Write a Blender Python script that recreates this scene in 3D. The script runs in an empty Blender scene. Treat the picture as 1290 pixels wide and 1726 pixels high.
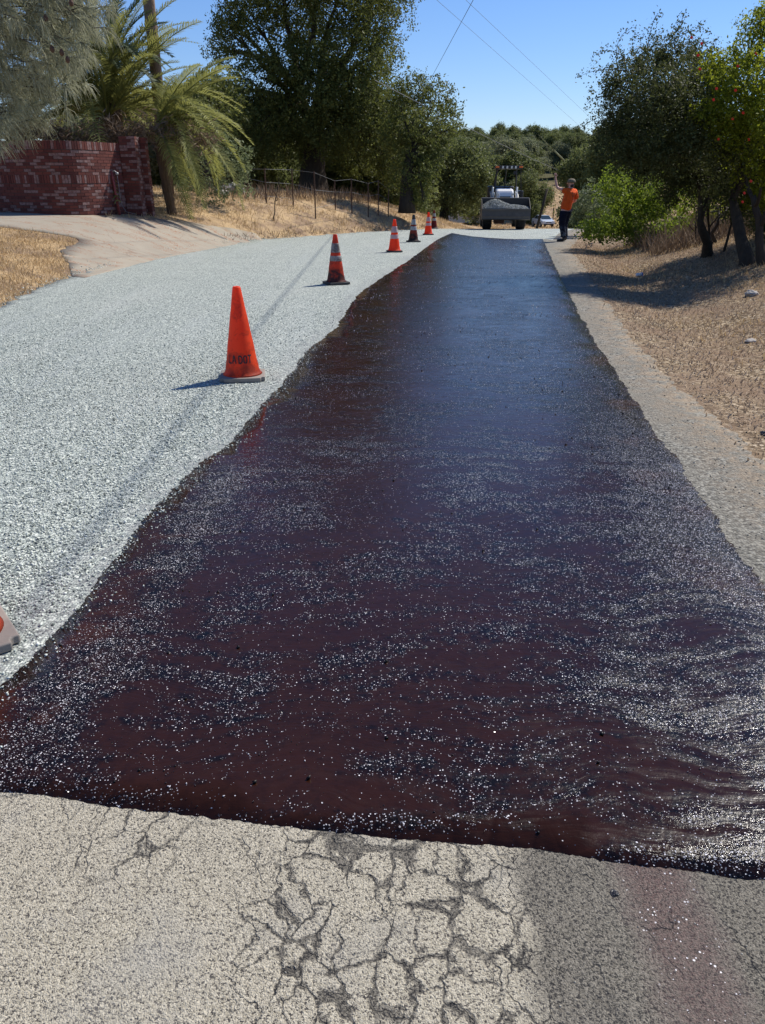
import bpy, bmesh, math, random
import numpy as np
from mathutils import Vector, Matrix, noise as mnoise
from mathutils.geometry import delaunay_2d_cdt
R = math.radians
SC = bpy.context.scene
COL = SC.collection
rng = np.random.default_rng(7)
random.seed(7)

# ------------------------------------------------------------------ camera, sky, sun, exposure
CAM_H = 1.55; PITCH = R(23.4); F = 1290.0
cd = bpy.data.cameras.new('camera'); cam = bpy.data.objects.new('camera', cd); COL.objects.link(cam)
cam.location = (0, 0, CAM_H); cam.rotation_euler = (R(90) - PITCH, 0, 0)
cd.sensor_fit = 'HORIZONTAL'; cd.sensor_width = 36; cd.lens = 36; cd.clip_start = 0.05; cd.clip_end = 3000
SC.camera = cam
SUN_EL, SUN_AZ = 50.0, 50.0
w = bpy.data.worlds.new('World'); SC.world = w; w.use_nodes = True
nt = w.node_tree; sky = nt.nodes.new('ShaderNodeTexSky'); sky.sky_type = 'NISHITA'; sky.sun_disc = False
sky.sun_elevation = R(SUN_EL); sky.sun_rotation = R(SUN_AZ); sky.air_density = 1.15; sky.dust_density = 0.0; sky.ozone_density = 4.0
sky.altitude = 300
bg = nt.nodes['Background']; bg.inputs['Strength'].default_value = 0.098
hs = nt.nodes.new('ShaderNodeHueSaturation'); hs.inputs['Saturation'].default_value = 1.12
nt.links.new(sky.outputs[0], hs.inputs['Color']); mx = nt.nodes.new('ShaderNodeMix'); mx.data_type = 'RGBA'; mx.blend_type = 'MULTIPLY'; mx.inputs[0].default_value = 1; mx.inputs[7].default_value = (.80, .87, 1.12, 1)
nt.links.new(hs.outputs[0], mx.inputs[6]); nt.links.new(mx.outputs[2], bg.inputs['Color'])
ld = bpy.data.lights.new('sun', 'SUN'); ld.energy = 5.0; ld.angle = R(0.53); ld.color = (1.0, 0.945, 0.86)
sun = bpy.data.objects.new('sun', ld); COL.objects.link(sun)
el, az = R(SUN_EL), R(SUN_AZ)
SD = Vector((math.cos(el) * math.sin(az), math.cos(el) * math.cos(az), math.sin(el)))
sun.rotation_euler = SD.to_track_quat('Z', 'Y').to_euler(); sun.location = (0, 0, 30)
SC.view_settings.view_transform = 'Standard'; SC.view_settings.look = 'None'
SC.view_settings.exposure = 0.22; SC.view_settings.gamma = 1.0
SC.cycles.max_bounces = 6; SC.cycles.transparent_max_bounces = 8
SC.cycles.sample_clamp_indirect = 4

# ------------------------------------------------------------------ pixel <-> world helpers
cp, sp = math.cos(PITCH), math.sin(PITCH)
def ray(px, py):
    a = (px - 645) / F; b = -(py - 863) / F
    return Vector((a, cp + b * sp, -sp + b * cp))
def at(px, py, y):                       # point on the pixel's ray at forward distance y
    r = ray(px, py); t = y / r.y
    return Vector((r.x * t, y, CAM_H + r.z * t))
def mpp(y): return y / cp / F * 0.93      # rough metres per photo pixel at forward distance y

# ------------------------------------------------------------------ terrain
_py = np.array([-50, 0, 14, 20, 25, 30, 36, 40, 45, 60, 75, 90, 102, 114, 130, 150, 185, 250, 320, 500, 900.])
_pz = np.array([0, 0, 0, -.05, -.12, -.2, -.38, -.62, -1.0, -1.95, -2.85, -3.6, -4.2, -4.62, -3.5, -1.5, .3, 4.2, 7, 9, 9.])
_t = np.arange(-50, 900, .25); _tz = np.interp(_t, _py, _pz)
_k = np.hanning(17); _k /= _k.sum(); _tz = np.convolve(np.pad(_tz, 8, 'edge'), _k, 'valid')
def P(y): return np.interp(y, _t, _tz)
def XL(y): return np.interp(y, [-5, 2, 5, 8, 10.4, 13.9, 18, 23.7, 26.6, 31.8, 36, 45, 60, 90, 120], [-4, -4.2, -4.6, -4.9, -5.15, -5.5, -5.2, -4.25, -2.9, -.1, 2.3, 5.2, 10, 17, 22])
def XR(y): return np.interp(y, [-5, 0, 2.8, 4.3, 6.9, 9, 13, 17, 21, 25, 30, 36, 45, 60, 90, 120], [2.0, 2.05, 2.15, 2.3, 2.5, 2.8, 3.5, 4.2, 4.9, 6.0, 7.3, 9.2, 11.8, 16, 25, 32])
def sm(a, b, v):
    t = np.clip((v - a) / (b - a), 0, 1); return t * t * (3 - 2 * t)
def bump2(x, y):
    return (np.sin(x * 1.7 + 1.3 * np.sin(y * .9)) * np.sin(y * 1.3 + x * .6) * .5 + np.sin(x * 4.1 + y * 2.2) * np.sin(y * 3.7 - x * 1.9) * .25)
def zg(x, y):
    x = np.asarray(x, float); y = np.asarray(y, float)
    z = P(y)
    s = np.maximum(XL(y) - x, 0)
    slope = np.interp(y, [0, 10, 16, 22, 30, 40, 60], [.06, .16, .23, .60, .48, .38, .1])
    cap = np.interp(y, [0, 10, 18, 23, 28, 36, 41, 45, 60, 100], [.3, .5, .82, .95, 1.5, 1.6, 1.8, 1.6, .5, .3])
    z = z + cap * np.tanh(s * slope / cap) + .03 * bump2(x, y) * sm(.2, 2, s) * sm(22, 27, y)
    q = np.maximum(x - XR(y), 0)
    dip = -.10 * np.exp(-((q - .9) / .55) ** 2)
    rise = .55 * sm(.9, 4.2, q)
    fr = sm(2, 9, y) * (1 - sm(40, 60, y))
    z = z + (dip + rise) * fr + .025 * bump2(x * 1.4, y) * sm(.2, 1.5, q)
    far = sm(90, 180, y)
    z = z + far * (2.2 * np.sin(x * .021 + 1.0) + 1.2 * np.sin(x * .05 + y * .02))
    return z
def gz(x, y): return float(zg(x, y))
def gp(px, py):
    r = ray(px, py); t = .3; o = Vector((0, 0, CAM_H)); dt = .05
    while t < 700:
        p = o + r * t
        if p.z < gz(p.x, p.y):
            lo, hi = t - dt, t
            for _ in range(14):
                m = (lo + hi) / 2; q = o + r * m
                if q.z < gz(q.x, q.y): hi = m
                else: lo = m
            return o + r * hi
        dt = .03 + t * .006; t += dt
    return o + r * t

# ------------------------------------------------------------------ object helpers
def tag(o, label=None, cat=None, group=None, kind=None):
    if label: o['label'] = label
    if cat: o['category'] = cat
    if group: o['group'] = group
    if kind: o['kind'] = kind
    return o
def npmesh(name, V, Fc, mat, parent=None, smooth=False, attr=None):
    V = np.asarray(V, np.float32); Fc = np.asarray(Fc, np.int32); k = Fc.shape[1]
    me = bpy.data.meshes.new(name); me.vertices.add(len(V)); me.vertices.foreach_set('co', V.ravel())
    me.loops.add(Fc.size); me.loops.foreach_set('vertex_index', Fc.ravel())
    me.polygons.add(len(Fc)); me.polygons.foreach_set('loop_start', np.arange(0, Fc.size, k, dtype=np.int32))
    me.polygons.foreach_set('loop_total', np.full(len(Fc), k, np.int32))
    me.update(calc_edges=True)
    if smooth: me.polygons.foreach_set('use_smooth', np.ones(len(Fc), bool))
    if attr is not None:
        a = me.attributes.new('v', 'FLOAT', 'POINT'); a.data.foreach_set('value', np.asarray(attr, np.float32))
    me.materials.append(mat); o = bpy.data.objects.new(name, me); COL.objects.link(o)
    if parent: o.parent = parent
    return o
class MB:
    def __init__(s): s.v = []; s.f = []; s.a = []
    def add(s, vs, fs, a=0.5):
        n = len(s.v); s.v += [tuple(v) for v in vs]; s.f += [tuple(i + n for i in f) for f in fs]; s.a += [a] * len(vs)
    def box(s, c, d, rot=None, a=.5, taper=1.0):
        hx, hy, hz = d[0] / 2, d[1] / 2, d[2] / 2
        vs = [Vector((x * (taper if z > 0 else 1), y * (taper if z > 0 else 1), z)) for z in (-hz, hz) for x, y in ((-hx, -hy), (hx, -hy), (hx, hy), (-hx, hy))]
        if rot is not None: vs = [rot @ v for v in vs]
        s.add([v + Vector(c) for v in vs], [(3, 2, 1, 0), (4, 5, 6, 7), (0, 1, 5, 4), (1, 2, 6, 5), (2, 3, 7, 6), (3, 0, 4, 7)], a)
    def tube(s, pts, rad, seg=8, cap=True, a=.5):
        pts = [Vector(p) for p in pts]; n = len(pts)
        if not hasattr(rad, '__len__'): rad = [rad] * n
        vs = []; up = Vector((0, 0, 1)); prev = None
        for i in range(n):
            t = (pts[min(i + 1, n - 1)] - pts[max(i - 1, 0)]).normalized()
            if prev is None:
                u = t.cross(up)
                if u.length < .05: u = t.cross(Vector((1, 0, 0)))
            else: u = prev - t * prev.dot(t)
            u.normalize(); prev = u; v = t.cross(u)
            for j in range(seg):
                a_ = 2 * math.pi * j / seg; vs.append(pts[i] + (u * math.cos(a_) + v * math.sin(a_)) * rad[i])
        fs = [(i * seg + j, i * seg + (j + 1) % seg, (i + 1) * seg + (j + 1) % seg, (i + 1) * seg + j) for i in range(n - 1) for j in range(seg)]
        if cap: fs += [tuple(range(seg))[::-1], tuple((n - 1) * seg + j for j in range(seg))]
        s.add(vs, fs, a)
    def lathe(s, prof, seg=32, c=(0, 0, 0), axis='z', a=.5, cap=True):
        vs = []
        for r_, h in prof:
            for j in range(seg):
                t = 2 * math.pi * j / seg; x, y = r_ * math.cos(t), r_ * math.sin(t)
                v = (x, y, h) if axis == 'z' else ((h, x, y) if axis == 'x' else (x, h, y))
                vs.append((v[0] + c[0], v[1] + c[1], v[2] + c[2]))
        n = len(prof)
        fs = [(i * seg + j, i * seg + (j + 1) % seg, (i + 1) * seg + (j + 1) % seg, (i + 1) * seg + j) for i in range(n - 1) for j in range(seg)]
        if cap: fs += [tuple(range(seg))[::-1], tuple((n - 1) * seg + j for j in range(seg))]
        s.add(vs, fs, a)
    def prism(s, poly, y0, y1, axis='x', a=.5):     # poly of (u,w); extruded along axis
        m = len(poly)
        def mk(u, w, e): return (e, u, w) if axis == 'x' else ((u, e, w) if axis == 'y' else (u, w, e))
        vs = [mk(u, w, y0) for u, w in poly] + [mk(u, w, y1) for u, w in poly]
        fs = [tuple(range(m)), tuple(range(2 * m - 1, m - 1, -1))] + [(i, (i + 1) % m, m + (i + 1) % m, m + i) for i in range(m)]
        s.add(vs, fs, a)
    def build(s, name, mat, parent=None, smooth=False, bevel=0, autosm=None):
        me = bpy.data.meshes.new(name); me.from_pydata(s.v, [], s.f); me.update()
        bm = bmesh.new(); bm.from_mesh(me); bmesh.ops.recalc_face_normals(bm, faces=bm.faces); bm.to_mesh(me); bm.free()
        a = me.attributes.new('v', 'FLOAT', 'POINT'); a.data.foreach_set('value', s.a)
        me.materials.append(mat)
        if smooth:
            for p in me.polygons: p.use_smooth = True
        o = bpy.data.objects.new(name, me); COL.objects.link(o)
        if parent: o.parent = parent
        if bevel:
            b = o.modifiers.new('bevel', 'BEVEL'); b.width = bevel; b.segments = 2; b.limit_method = 'ANGLE'
        return o
def empty(name, loc, rz=0):
    o = bpy.data.objects.new(name, None); COL.objects.link(o); o.location = loc; o.rotation_euler = (0, 0, rz); o.empty_display_size = .2
    return o
KIDS = {}
def copy_tree(o, parent=None):
    c = o.copy(); COL.objects.link(c)
    if parent: c.parent = parent
    for ch in list(o.children): copy_tree(ch, c)
    return c

# ------------------------------------------------------------------ materials
class NT:
    def __init__(s, name):
        s.m = bpy.data.materials.new(name); s.m.use_nodes = True; s.t = s.m.node_tree
        s.b = s.t.nodes['Principled BSDF']; s.out = s.t.nodes['Material Output']; s._pos = None
    def n(s, typ, **kw):
        nd = s.t.nodes.new(typ)
        for k, v in kw.items():
            if hasattr(nd, k): setattr(nd, k, v)
        return nd
    def link(s, a, b): s.t.links.new(a, b)
    def setin(s, sock, v):
        if hasattr(v, 'is_linked') or hasattr(v, 'links'): s.link(v, sock)
        elif isinstance(v, (tuple, list)) and len(v) == 3 and sock.type == 'RGBA': sock.default_value = (*v, 1)
        else: sock.default_value = v
    def pos(s):
        if s._pos is None: s._pos = s.n('ShaderNodeNewGeometry').outputs['Position']
        return s._pos
    def obj(s): return s.n('ShaderNodeTexCoord').outputs['Object']
    def map(s, v, scale=(1, 1, 1), loc=(0, 0, 0), rot=(0, 0, 0)):
        m = s.n('ShaderNodeMapping'); s.link(v, m.inputs[0]); m.inputs['Scale'].default_value = scale; m.inputs['Location'].default_value = loc; m.inputs['Rotation'].default_value = rot
        return m.outputs[0]
    def noise(s, v, scale, detail=2, rough=.5, dist=0, col=False):
        n = s.n('ShaderNodeTexNoise'); s.link(v, n.inputs['Vector']); n.inputs['Scale'].default_value = scale; n.inputs['Detail'].default_value = detail
        n.inputs['Roughness'].default_value = rough; n.inputs['Distortion'].default_value = dist
        return n.outputs['Color'] if col else n.outputs['Fac']
    def vor(s, v, scale, feature='F1', rnd=1.0):
        n = s.n('ShaderNodeTexVoronoi'); n.feature = feature; s.link(v, n.inputs['Vector']); n.inputs['Scale'].default_value = scale; n.inputs['Randomness'].default_value = rnd
        return n
    def math(s, op, a, b=0, c=0):
        n = s.n('ShaderNodeMath'); n.operation = op
        for i, v in enumerate((a, b, c)): s.setin(n.inputs[i], v)
        return n.outputs[0]
    def vm(s, op, a, b):
        n = s.n('ShaderNodeVectorMath'); n.operation = op
        for i, v in enumerate((a, b)): s.setin(n.inputs[i], v)
        return n.outputs[0]
    def rng(s, v, a, b, c=0., d=1.):
        n = s.n('ShaderNodeMapRange'); s.setin(n.inputs[0], v)
        for i, k in enumerate((a, b, c, d)): n.inputs[i + 1].default_value = k
        return n.outputs[0]
    def mix(s, f, a, b, mode='MIX'):
        n = s.n('ShaderNodeMix'); n.data_type = 'RGBA'; n.blend_type = mode
        s.setin(n.inputs[0], f); s.setin(n.inputs[6], a); s.setin(n.inputs[7], b); return n.outputs[2]
    def ramp(s, f, stops):
        n = s.n('ShaderNodeValToRGB'); s.link(f, n.inputs[0]); e = n.color_ramp.elements
        while len(e) < len(stops): e.new(.5)
        for i, (p_, c) in enumerate(stops): e[i].position = p_; e[i].color = (*c, 1)
        return n.outputs[0]
    def attr(s, name='v'):
        n = s.n('ShaderNodeAttribute'); n.attribute_name = name; return n.outputs['Fac']
    def bump(s, h, strength=.5, dist=.01, normal=None):
        n = s.n('ShaderNodeBump'); s.link(h, n.inputs['Height']); n.inputs['Strength'].default_value = strength; n.inputs['Distance'].default_value = dist
        if normal is not None: s.link(normal, n.inputs['Normal'])
        return n.outputs[0]
    def xyz(s, v):
        n = s.n('ShaderNodeSeparateXYZ'); s.link(v, n.inputs[0]); return n.outputs
    def set(s, **kw):
        names = dict(col='Base Color', rough='Roughness', metal='Metallic', normal='Normal', spec='Specular IOR Level', ior='IOR', coat='Coat Weight')
        for k, v in kw.items(): s.setin(s.b.inputs[names[k]], v)
        return s.m

def simple(name, col, rough=.6, metal=0, nscale=20, var=.25, bump=0, spec=.5):
    t = NT(name); p = t.obj(); n = t.noise(p, nscale, 4, .6)
    c = t.mix(n, tuple(k * (1 - var) for k in col), tuple(min(1, k * (1 + var)) for k in col))
    t.set(col=c, rough=rough, metal=metal, spec=spec)
    if bump: t.set(normal=t.bump(t.noise(p, nscale * 3, 3), bump, .01))
    return t.m

def leafmat(name, dark, light, trans=.25, rough=.45, tcol=None):
    t = NT(name); v = t.attr(); n = t.noise(t.obj(), .9, 2)
    f = t.math('ADD', t.math('MULTIPLY', v, .65), t.math('MULTIPLY', n, .35))
    c = t.mix(f, dark, light); t.set(col=c, rough=max(rough, .6), spec=.22)
    tr = t.n('ShaderNodeBsdfTranslucent'); t.setin(tr.inputs[0], t.mix(.5, c, tcol or tuple(k * 1.6 for k in light)))
    ms = t.n('ShaderNodeMixShader'); ms.inputs[0].default_value = trans
    t.link(t.b.outputs[0], ms.inputs[1]); t.link(tr.outputs[0], ms.inputs[2]); t.link(ms.outputs[0], t.out.inputs[0])
    return t.m

def m_tar():
    t = NT('wet_tar'); p = t.pos(); X = t.xyz(p)
    wp = t.vm('ADD', p, t.vm('MULTIPLY', t.vm('SUBTRACT', t.noise(p, 1.4, 3, col=True), (.5, .5, .5)), (.5, .5, 0)))
    st = t.map(wp, (.75, 5.2, 1), rot=(0, 0, R(-8)))                 # brushed sideways streaks
    s1 = t.noise(st, 1.7, 5, .65); s2 = t.noise(t.map(wp, (1.6, 8, 1), loc=(3, 1, 0), rot=(0, 0, R(6))), 3.0, 4, .65)
    big = t.noise(p, 1.5, 5, .62, .8); fine = t.noise(p, 9, 4, .7)
    edge = t.attr(); band = t.attr('w')
    dens = t.math('ADD', t.math('MULTIPLY', s1, .95), t.math('ADD', t.math('MULTIPLY', big, .9), t.math('MULTIPLY', s2, .35)))
    dens = t.math('ADD', dens, t.math('MULTIPLY', t.math('SUBTRACT', fine, .5), .45))
    dens = t.math('ADD', dens, t.math('MULTIPLY', edge, .38)); dens = t.math('ADD', dens, t.math('MULTIPLY', band, .30))
    dens = t.math('ADD', dens, t.rng(X[0], .2, 1.4, 0, .16))
    dens = t.rng(dens, 1.06, 1.40, .04, 1)
    chip_glint = None; v1 = None
    for sc_, thr, rad, w0, w1, m0, m1 in ((240, .55, .34, 6, 4, 0, 1), (135, .52, .27, 11, 7, 0, 1), (48, .62, .19, 3.5, 7, 0, 1)):
        vo = t.vor(t.map(p, loc=(sc_ * .013, 0, 0)), sc_); c = t.xyz(vo.outputs['Color']); v1 = v1 or vo
        k = t.math('MULTIPLY', t.math('LESS_THAN', c[0], t.math('MULTIPLY', dens, thr)), t.math('LESS_THAN', vo.outputs['Distance'], t.math('MULTIPLY', t.math('ADD', c[1], .5), rad)))
        k = t.math('MULTIPLY', k, t.rng(X[1], w0, w1, m0, m1)); chip_glint = k if chip_glint is None else t.math('MAXIMUM', chip_glint, k)
    cell = t.xyz(v1.outputs['Color'])
    pit = t.math('MULTIPLY', t.rng(t.noise(p, 42, 4, .75), .55, .62), t.rng(dens, .1, .6))
    tilt = t.vm('MULTIPLY', t.vm('SUBTRACT', v1.outputs['Color'], (.5, .5, .5)), (1.5, 1.5, .2))
    sc = t.n('ShaderNodeVectorMath'); sc.operation = 'SCALE'; t.link(tilt, sc.inputs[0]); t.link(t.math('MAXIMUM', chip_glint, t.math('MULTIPLY', t.rng(dens, .5, 1), .20)), sc.inputs[3])
    h = t.math('ADD', t.math('MULTIPLY', t.noise(p, 34, 4, .6), .8), t.math('MULTIPLY', t.noise(t.map(wp, (3, 26, 1), rot=(0, 0, R(-6))), 2.5, 4, .65), .7))
    nb = t.bump(h, .15, .012)
    nb = t.bump(t.math('MULTIPLY', t.noise(p, 90, 4, .7), dens), .35, .006, nb)
    nn = t.vm('ADD', nb, sc.outputs[0]); nz = t.n('ShaderNodeVectorMath'); nz.operation = 'NORMALIZE'; t.link(nn, nz.inputs[0])
    brown = t.mix(t.noise(p, 2.3, 3), (.017, .0056, .0028), (.031, .0105, .0050))
    brown = t.mix(t.math('MULTIPLY', dens, .8), brown, (.0055, .0038, .0036))
    rust = t.math('MULTIPLY', t.rng(t.noise(wp, 2.6, 4, .6), .52, .62), t.math('MAXIMUM', t.rng(X[0], -.75, -1.15), t.math('MULTIPLY', t.rng(edge, .15, .5), .6)))
    mott = t.rng(t.noise(p, 22, 5, .72), .46, .60); brown = t.mix(t.math('MULTIPLY', mott, t.rng(dens, .05, .5, .25, .9)), brown, (.0025, .0018, .0018))
    base = t.mix(rust, brown, (.040, .0125, .0040)); base = t.mix(pit, base, (.002, .002, .002))
    glint_tone = t.mix(cell[1], (.22, .21, .22), (.95, .93, .96))
    base = t.mix(t.math('MULTIPLY', chip_glint, t.rng(cell[2], .15, .75, .05, 1)), base, glint_tone)  # glints of embedded chips painted into the base colour as white dots
    t.set(col=base, rough=t.mix(chip_glint, t.mix(t.rng(s2, .40, .60), (.10,) * 3, (.27,) * 3), (.15,) * 3), normal=nz.outputs[0], spec=.5, ior=1.31)
    return t.m

def m_chips():
    t = NT('pale_stone_chips'); p = t.pos()
    v = t.vor(p, 88); v2 = t.vor(p, 210); c = t.xyz(v.outputs['Color'])
    col = t.ramp(c[0], [(0, (.14, .16, .14)), (.35, (.35, .385, .34)), (.8, (.52, .555, .485)), (1, (.76, .78, .69))])
    gap = t.rng(v.outputs['Distance'], .42, .72, 0, 1)
    big = t.noise(t.map(p, (1, .25, 1)), 1.2, 4, .6); big2 = t.noise(p, 5, 3)
    col = t.mix(t.math('MULTIPLY', gap, .8), col, (.11, .13, .13))
    track = t.rng(t.noise(t.map(p, (1.6, .13, 1)), 1.5, 3, .6), .5, .7, 0, .35)
    col = t.mix(track, col, (.36, .385, .365))
    col = t.mix(t.rng(big, .5, .75, 0, .25), col, (.50, .50, .44))
    edge = t.attr()
    dusty = t.math('MULTIPLY', t.rng(edge, .25, 1), t.rng(t.noise(p, 9, 4, .7), .38, .56))
    col = t.mix(t.math('MULTIPLY', dusty, .8), col, (.24, .245, .235))
    tilt = t.vm('MULTIPLY', t.vm('SUBTRACT', v.outputs['Color'], (.5, .5, .5)), (.75, .75, .1))
    nb = t.bump(t.math('SUBTRACT', 1, v.outputs['Distance']), .8, .008)
    nb = t.bump(t.math('SUBTRACT', 1, v2.outputs['Distance']), .35, .003, nb)
    nn = t.vm('ADD', nb, tilt); nz = t.n('ShaderNodeVectorMath'); nz.operation = 'NORMALIZE'; t.link(nn, nz.inputs[0])
    t.set(col=col, rough=.75, normal=nz.outputs[0], spec=.3); return t.m

def m_asphalt():
    t = NT('worn_asphalt'); p = t.pos(); X = t.xyz(p)
    wn = t.noise(p, 6, 4, .6, col=True); wp = t.vm('ADD', p, t.vm('MULTIPLY', t.vm('SUBTRACT', wn, (.5, .5, .5)), (.16, .16, 0)))
    wn2 = t.noise(p, 30, 3, .6, col=True); wp = t.vm('ADD', wp, t.vm('MULTIPLY', t.vm('SUBTRACT', wn2, (.5, .5, .5)), (.035, .035, 0)))
    ve = t.vor(t.map(wp, (1.2, .9, 1)), 10.5, 'DISTANCE_TO_EDGE'); ed = ve.outputs['Distance']
    vl = t.vor(t.map(wp, (1, .55, 1), loc=(.3, .2, 0)), 3.2, 'DISTANCE_TO_EDGE')
    zone = t.math('MULTIPLY', t.rng(X[0], -.42, -.12), t.rng(X[0], .42, .26))            # the alligator-cracked wheel track
    zone2 = t.math('MULTIPLY', t.math('MULTIPLY', t.rng(X[0], -.9, -.7), t.rng(X[0], -.35, -.6)), t.rng(X[1], 1.25, 1.42))
    zone = t.math('MAXIMUM', zone, t.math('MULTIPLY', zone2, .55))
    patchy = t.rng(t.noise(p, 4.5, 4, .6), .40, .56)
    width = t.math('MULTIPLY', zone, t.math('MULTIPLY', patchy, t.rng(t.noise(p, 13, 4, .7), .3, .7, .0, .20)))
    ravel = t.math('LESS_THAN', ed, t.math('ADD', width, .0))
    ravel = t.math('MULTIPLY', t.rng(t.math('SUBTRACT', ed, width), .03, -.02), t.rng(zone, .1, .5))
    hair = t.math('MULTIPLY', t.math('MULTIPLY', t.rng(ed, .020, .007), t.rng(t.noise(p, 9, 3), .42, .56)), t.rng(zone, .2, .6, 0, .8))
    long_ = t.math('MULTIPLY', t.rng(vl.outputs['Distance'], .008, .002), t.rng(t.noise(p, 4, 3), .5, .62, 0, .6))
    crack = t.math('MAXIMUM', hair, long_)
    g = t.vor(p, 260); gc = t.xyz(g.outputs['Color']); g2 = t.noise(p, 170, 3, .7)
    light = t.mix(gc[0], (.31, .275, .20), (.56, .505, .385))
    light = t.mix(t.rng(g2, .53, .60), light, (.06, .052, .045))
    light = t.mix(t.rng(t.noise(p, 3.2, 3), .5, .7, 0, .4), light, (.31, .30, .27))
    dark = t.mix(gc[1], (.075, .066, .050), (.24, .215, .17)); dark = t.mix(t.rng(g2, .50, .58), dark, (.022, .020, .018))
    rz = t.rng(t.math('ADD', X[0], t.math('MULTIPLY', t.noise(p, 5, 4), .22)), .38, .46)
    fac = t.math('MAXIMUM', t.math('MULTIPLY', ravel, .92), t.math('MULTIPLY', rz, .88))
    col = t.mix(fac, light, dark)
    # wet dribble of emulsion
    wob = t.math('ADD', X[0], t.math('MULTIPLY', t.math('SUBTRACT', t.noise(p, 6, 4, .7), .5), .12))
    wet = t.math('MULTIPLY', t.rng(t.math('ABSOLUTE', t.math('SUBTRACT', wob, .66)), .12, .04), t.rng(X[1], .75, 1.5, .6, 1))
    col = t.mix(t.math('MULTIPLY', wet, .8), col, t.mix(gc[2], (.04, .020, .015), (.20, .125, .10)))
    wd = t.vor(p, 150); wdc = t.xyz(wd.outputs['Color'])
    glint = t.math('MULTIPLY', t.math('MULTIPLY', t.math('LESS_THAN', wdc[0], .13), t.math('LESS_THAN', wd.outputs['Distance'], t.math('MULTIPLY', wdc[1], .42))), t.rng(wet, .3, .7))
    col = t.mix(glint, col, (.82, .78, .76))  # sparkle of the wet film painted as pale dots
    col = t.mix(t.math('MULTIPLY', crack, .8), col, (.03, .026, .022))
    hgt = t.math('ADD', t.math('MULTIPLY', g.outputs['Distance'], -.6), t.math('MULTIPLY', g2, -1.6))
    hgt = t.math('ADD', hgt, t.math('MULTIPLY', t.math('MAXIMUM', ravel, rz), -.7)); hgt = t.math('ADD', hgt, t.math('MULTIPLY', crack, -2.2))
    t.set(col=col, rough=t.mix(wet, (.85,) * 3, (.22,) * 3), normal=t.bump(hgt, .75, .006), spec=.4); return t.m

def m_shoulder():
    t = NT('dusty_shoulder_gravel'); p = t.pos(); v = t.vor(p, 70); c = t.xyz(v.outputs['Color']); v3 = t.noise(p, 120, 3, .7)
    col = t.ramp(c[0], [(0, (.05, .047, .038)), (.5, (.16, .15, .12)), (1, (.34, .325, .27))])
    col = t.mix(t.rng(t.noise(t.map(p, (1, .5, 1)), 1.6, 4, .6), .42, .66, 0, .7), col, (.185, .165, .125))
    col = t.mix(t.rng(v3, .58, .7), col, (.07, .06, .05))
    col = t.mix(t.math('MULTIPLY', t.rng(t.attr(), .1, .9), t.rng(t.noise(p, 7, 4, .7), .42, .55)), col, t.mix(c[1], (.15, .11, .07), (.34, .26, .17)))
    t.set(col=col, rough=.9, normal=t.bump(t.math('ADD', t.math('SUBTRACT', 1, v.outputs['Distance']), t.noise(p, 20, 4)), .7, .012)); return t.m

def m_ground():
    t = NT('dry_grass_soil'); p = t.pos(); X = t.xyz(p)
    a = t.noise(p, 1.2, 5, .65); b = t.noise(p, 26, 4, .7); c = t.noise(t.map(p, (1, 3, 3)), 60, 3, .7)
    straw = t.mix(b, (.36, .235, .115), (.62, .46, .27)); soil = t.mix(b, (.18, .115, .07), (.36, .26, .175))
    col = t.mix(t.rng(a, .42, .60), straw, soil)
    lv = t.vor(t.vm('ADD', p, t.vm('MULTIPLY', t.noise(p, 30, 3, col=True), (.05, .05, 0))), 42); lc = t.xyz(lv.outputs['Color'])
    litter = t.ramp(lc[0], [(0, (.05, .036, .024)), (.4, (.21, .15, .09)), (.75, (.43, .325, .20)), (1, (.66, .54, .38))])
    rs = t.rng(X[0], 1.6, 2.4); col = t.mix(t.math('MULTIPLY', rs, t.rng(X[1], 40, 30)), col, t.mix(t.rng(a, .4, .62), litter, soil))
    col = t.mix(t.rng(c, .60, .72), col, (.09, .06, .04))
    wood = t.rng(X[1], 150, 185); col = t.mix(wood, col, t.mix(b, (.05, .06, .03), (.12, .10, .05)))
    t.set(col=col, rough=.95, spec=.1, normal=t.bump(t.math('ADD', b, t.math('MULTIPLY', c, .6)), .8, .03)); return t.m

def m_concrete():
    t = NT('old_driveway_concrete'); p = t.pos(); v = t.noise(p, 90, 3, .7)
    col = t.mix(t.noise(p, 1.6, 5, .6), (.24, .205, .155), (.37, .325, .25)); col = t.mix(t.rng(v, .58, .7), col, (.25, .22, .18))
    crk = t.vor(t.vm('ADD', p, t.vm('MULTIPLY', t.noise(p, 2.5, 3, col=True), (.5, .5, 0))), .42, 'DISTANCE_TO_EDGE')
    col = t.mix(t.rng(crk.outputs['Distance'], .006, .002, 0, .5), col, (.19, .14, .10))
    lit = t.math('MULTIPLY', t.rng(t.noise(t.map(p, (.7, 2.2, 1)), 1.5, 4, .6), .50, .60), t.rng(t.noise(p, 22, 3, .7), .50, .56))
    col = t.mix(t.math('MULTIPLY', lit, .85), col, (.26, .11, .05))
    t.set(col=col, rough=.9, normal=t.bump(v, .3, .006)); return t.m

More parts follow.
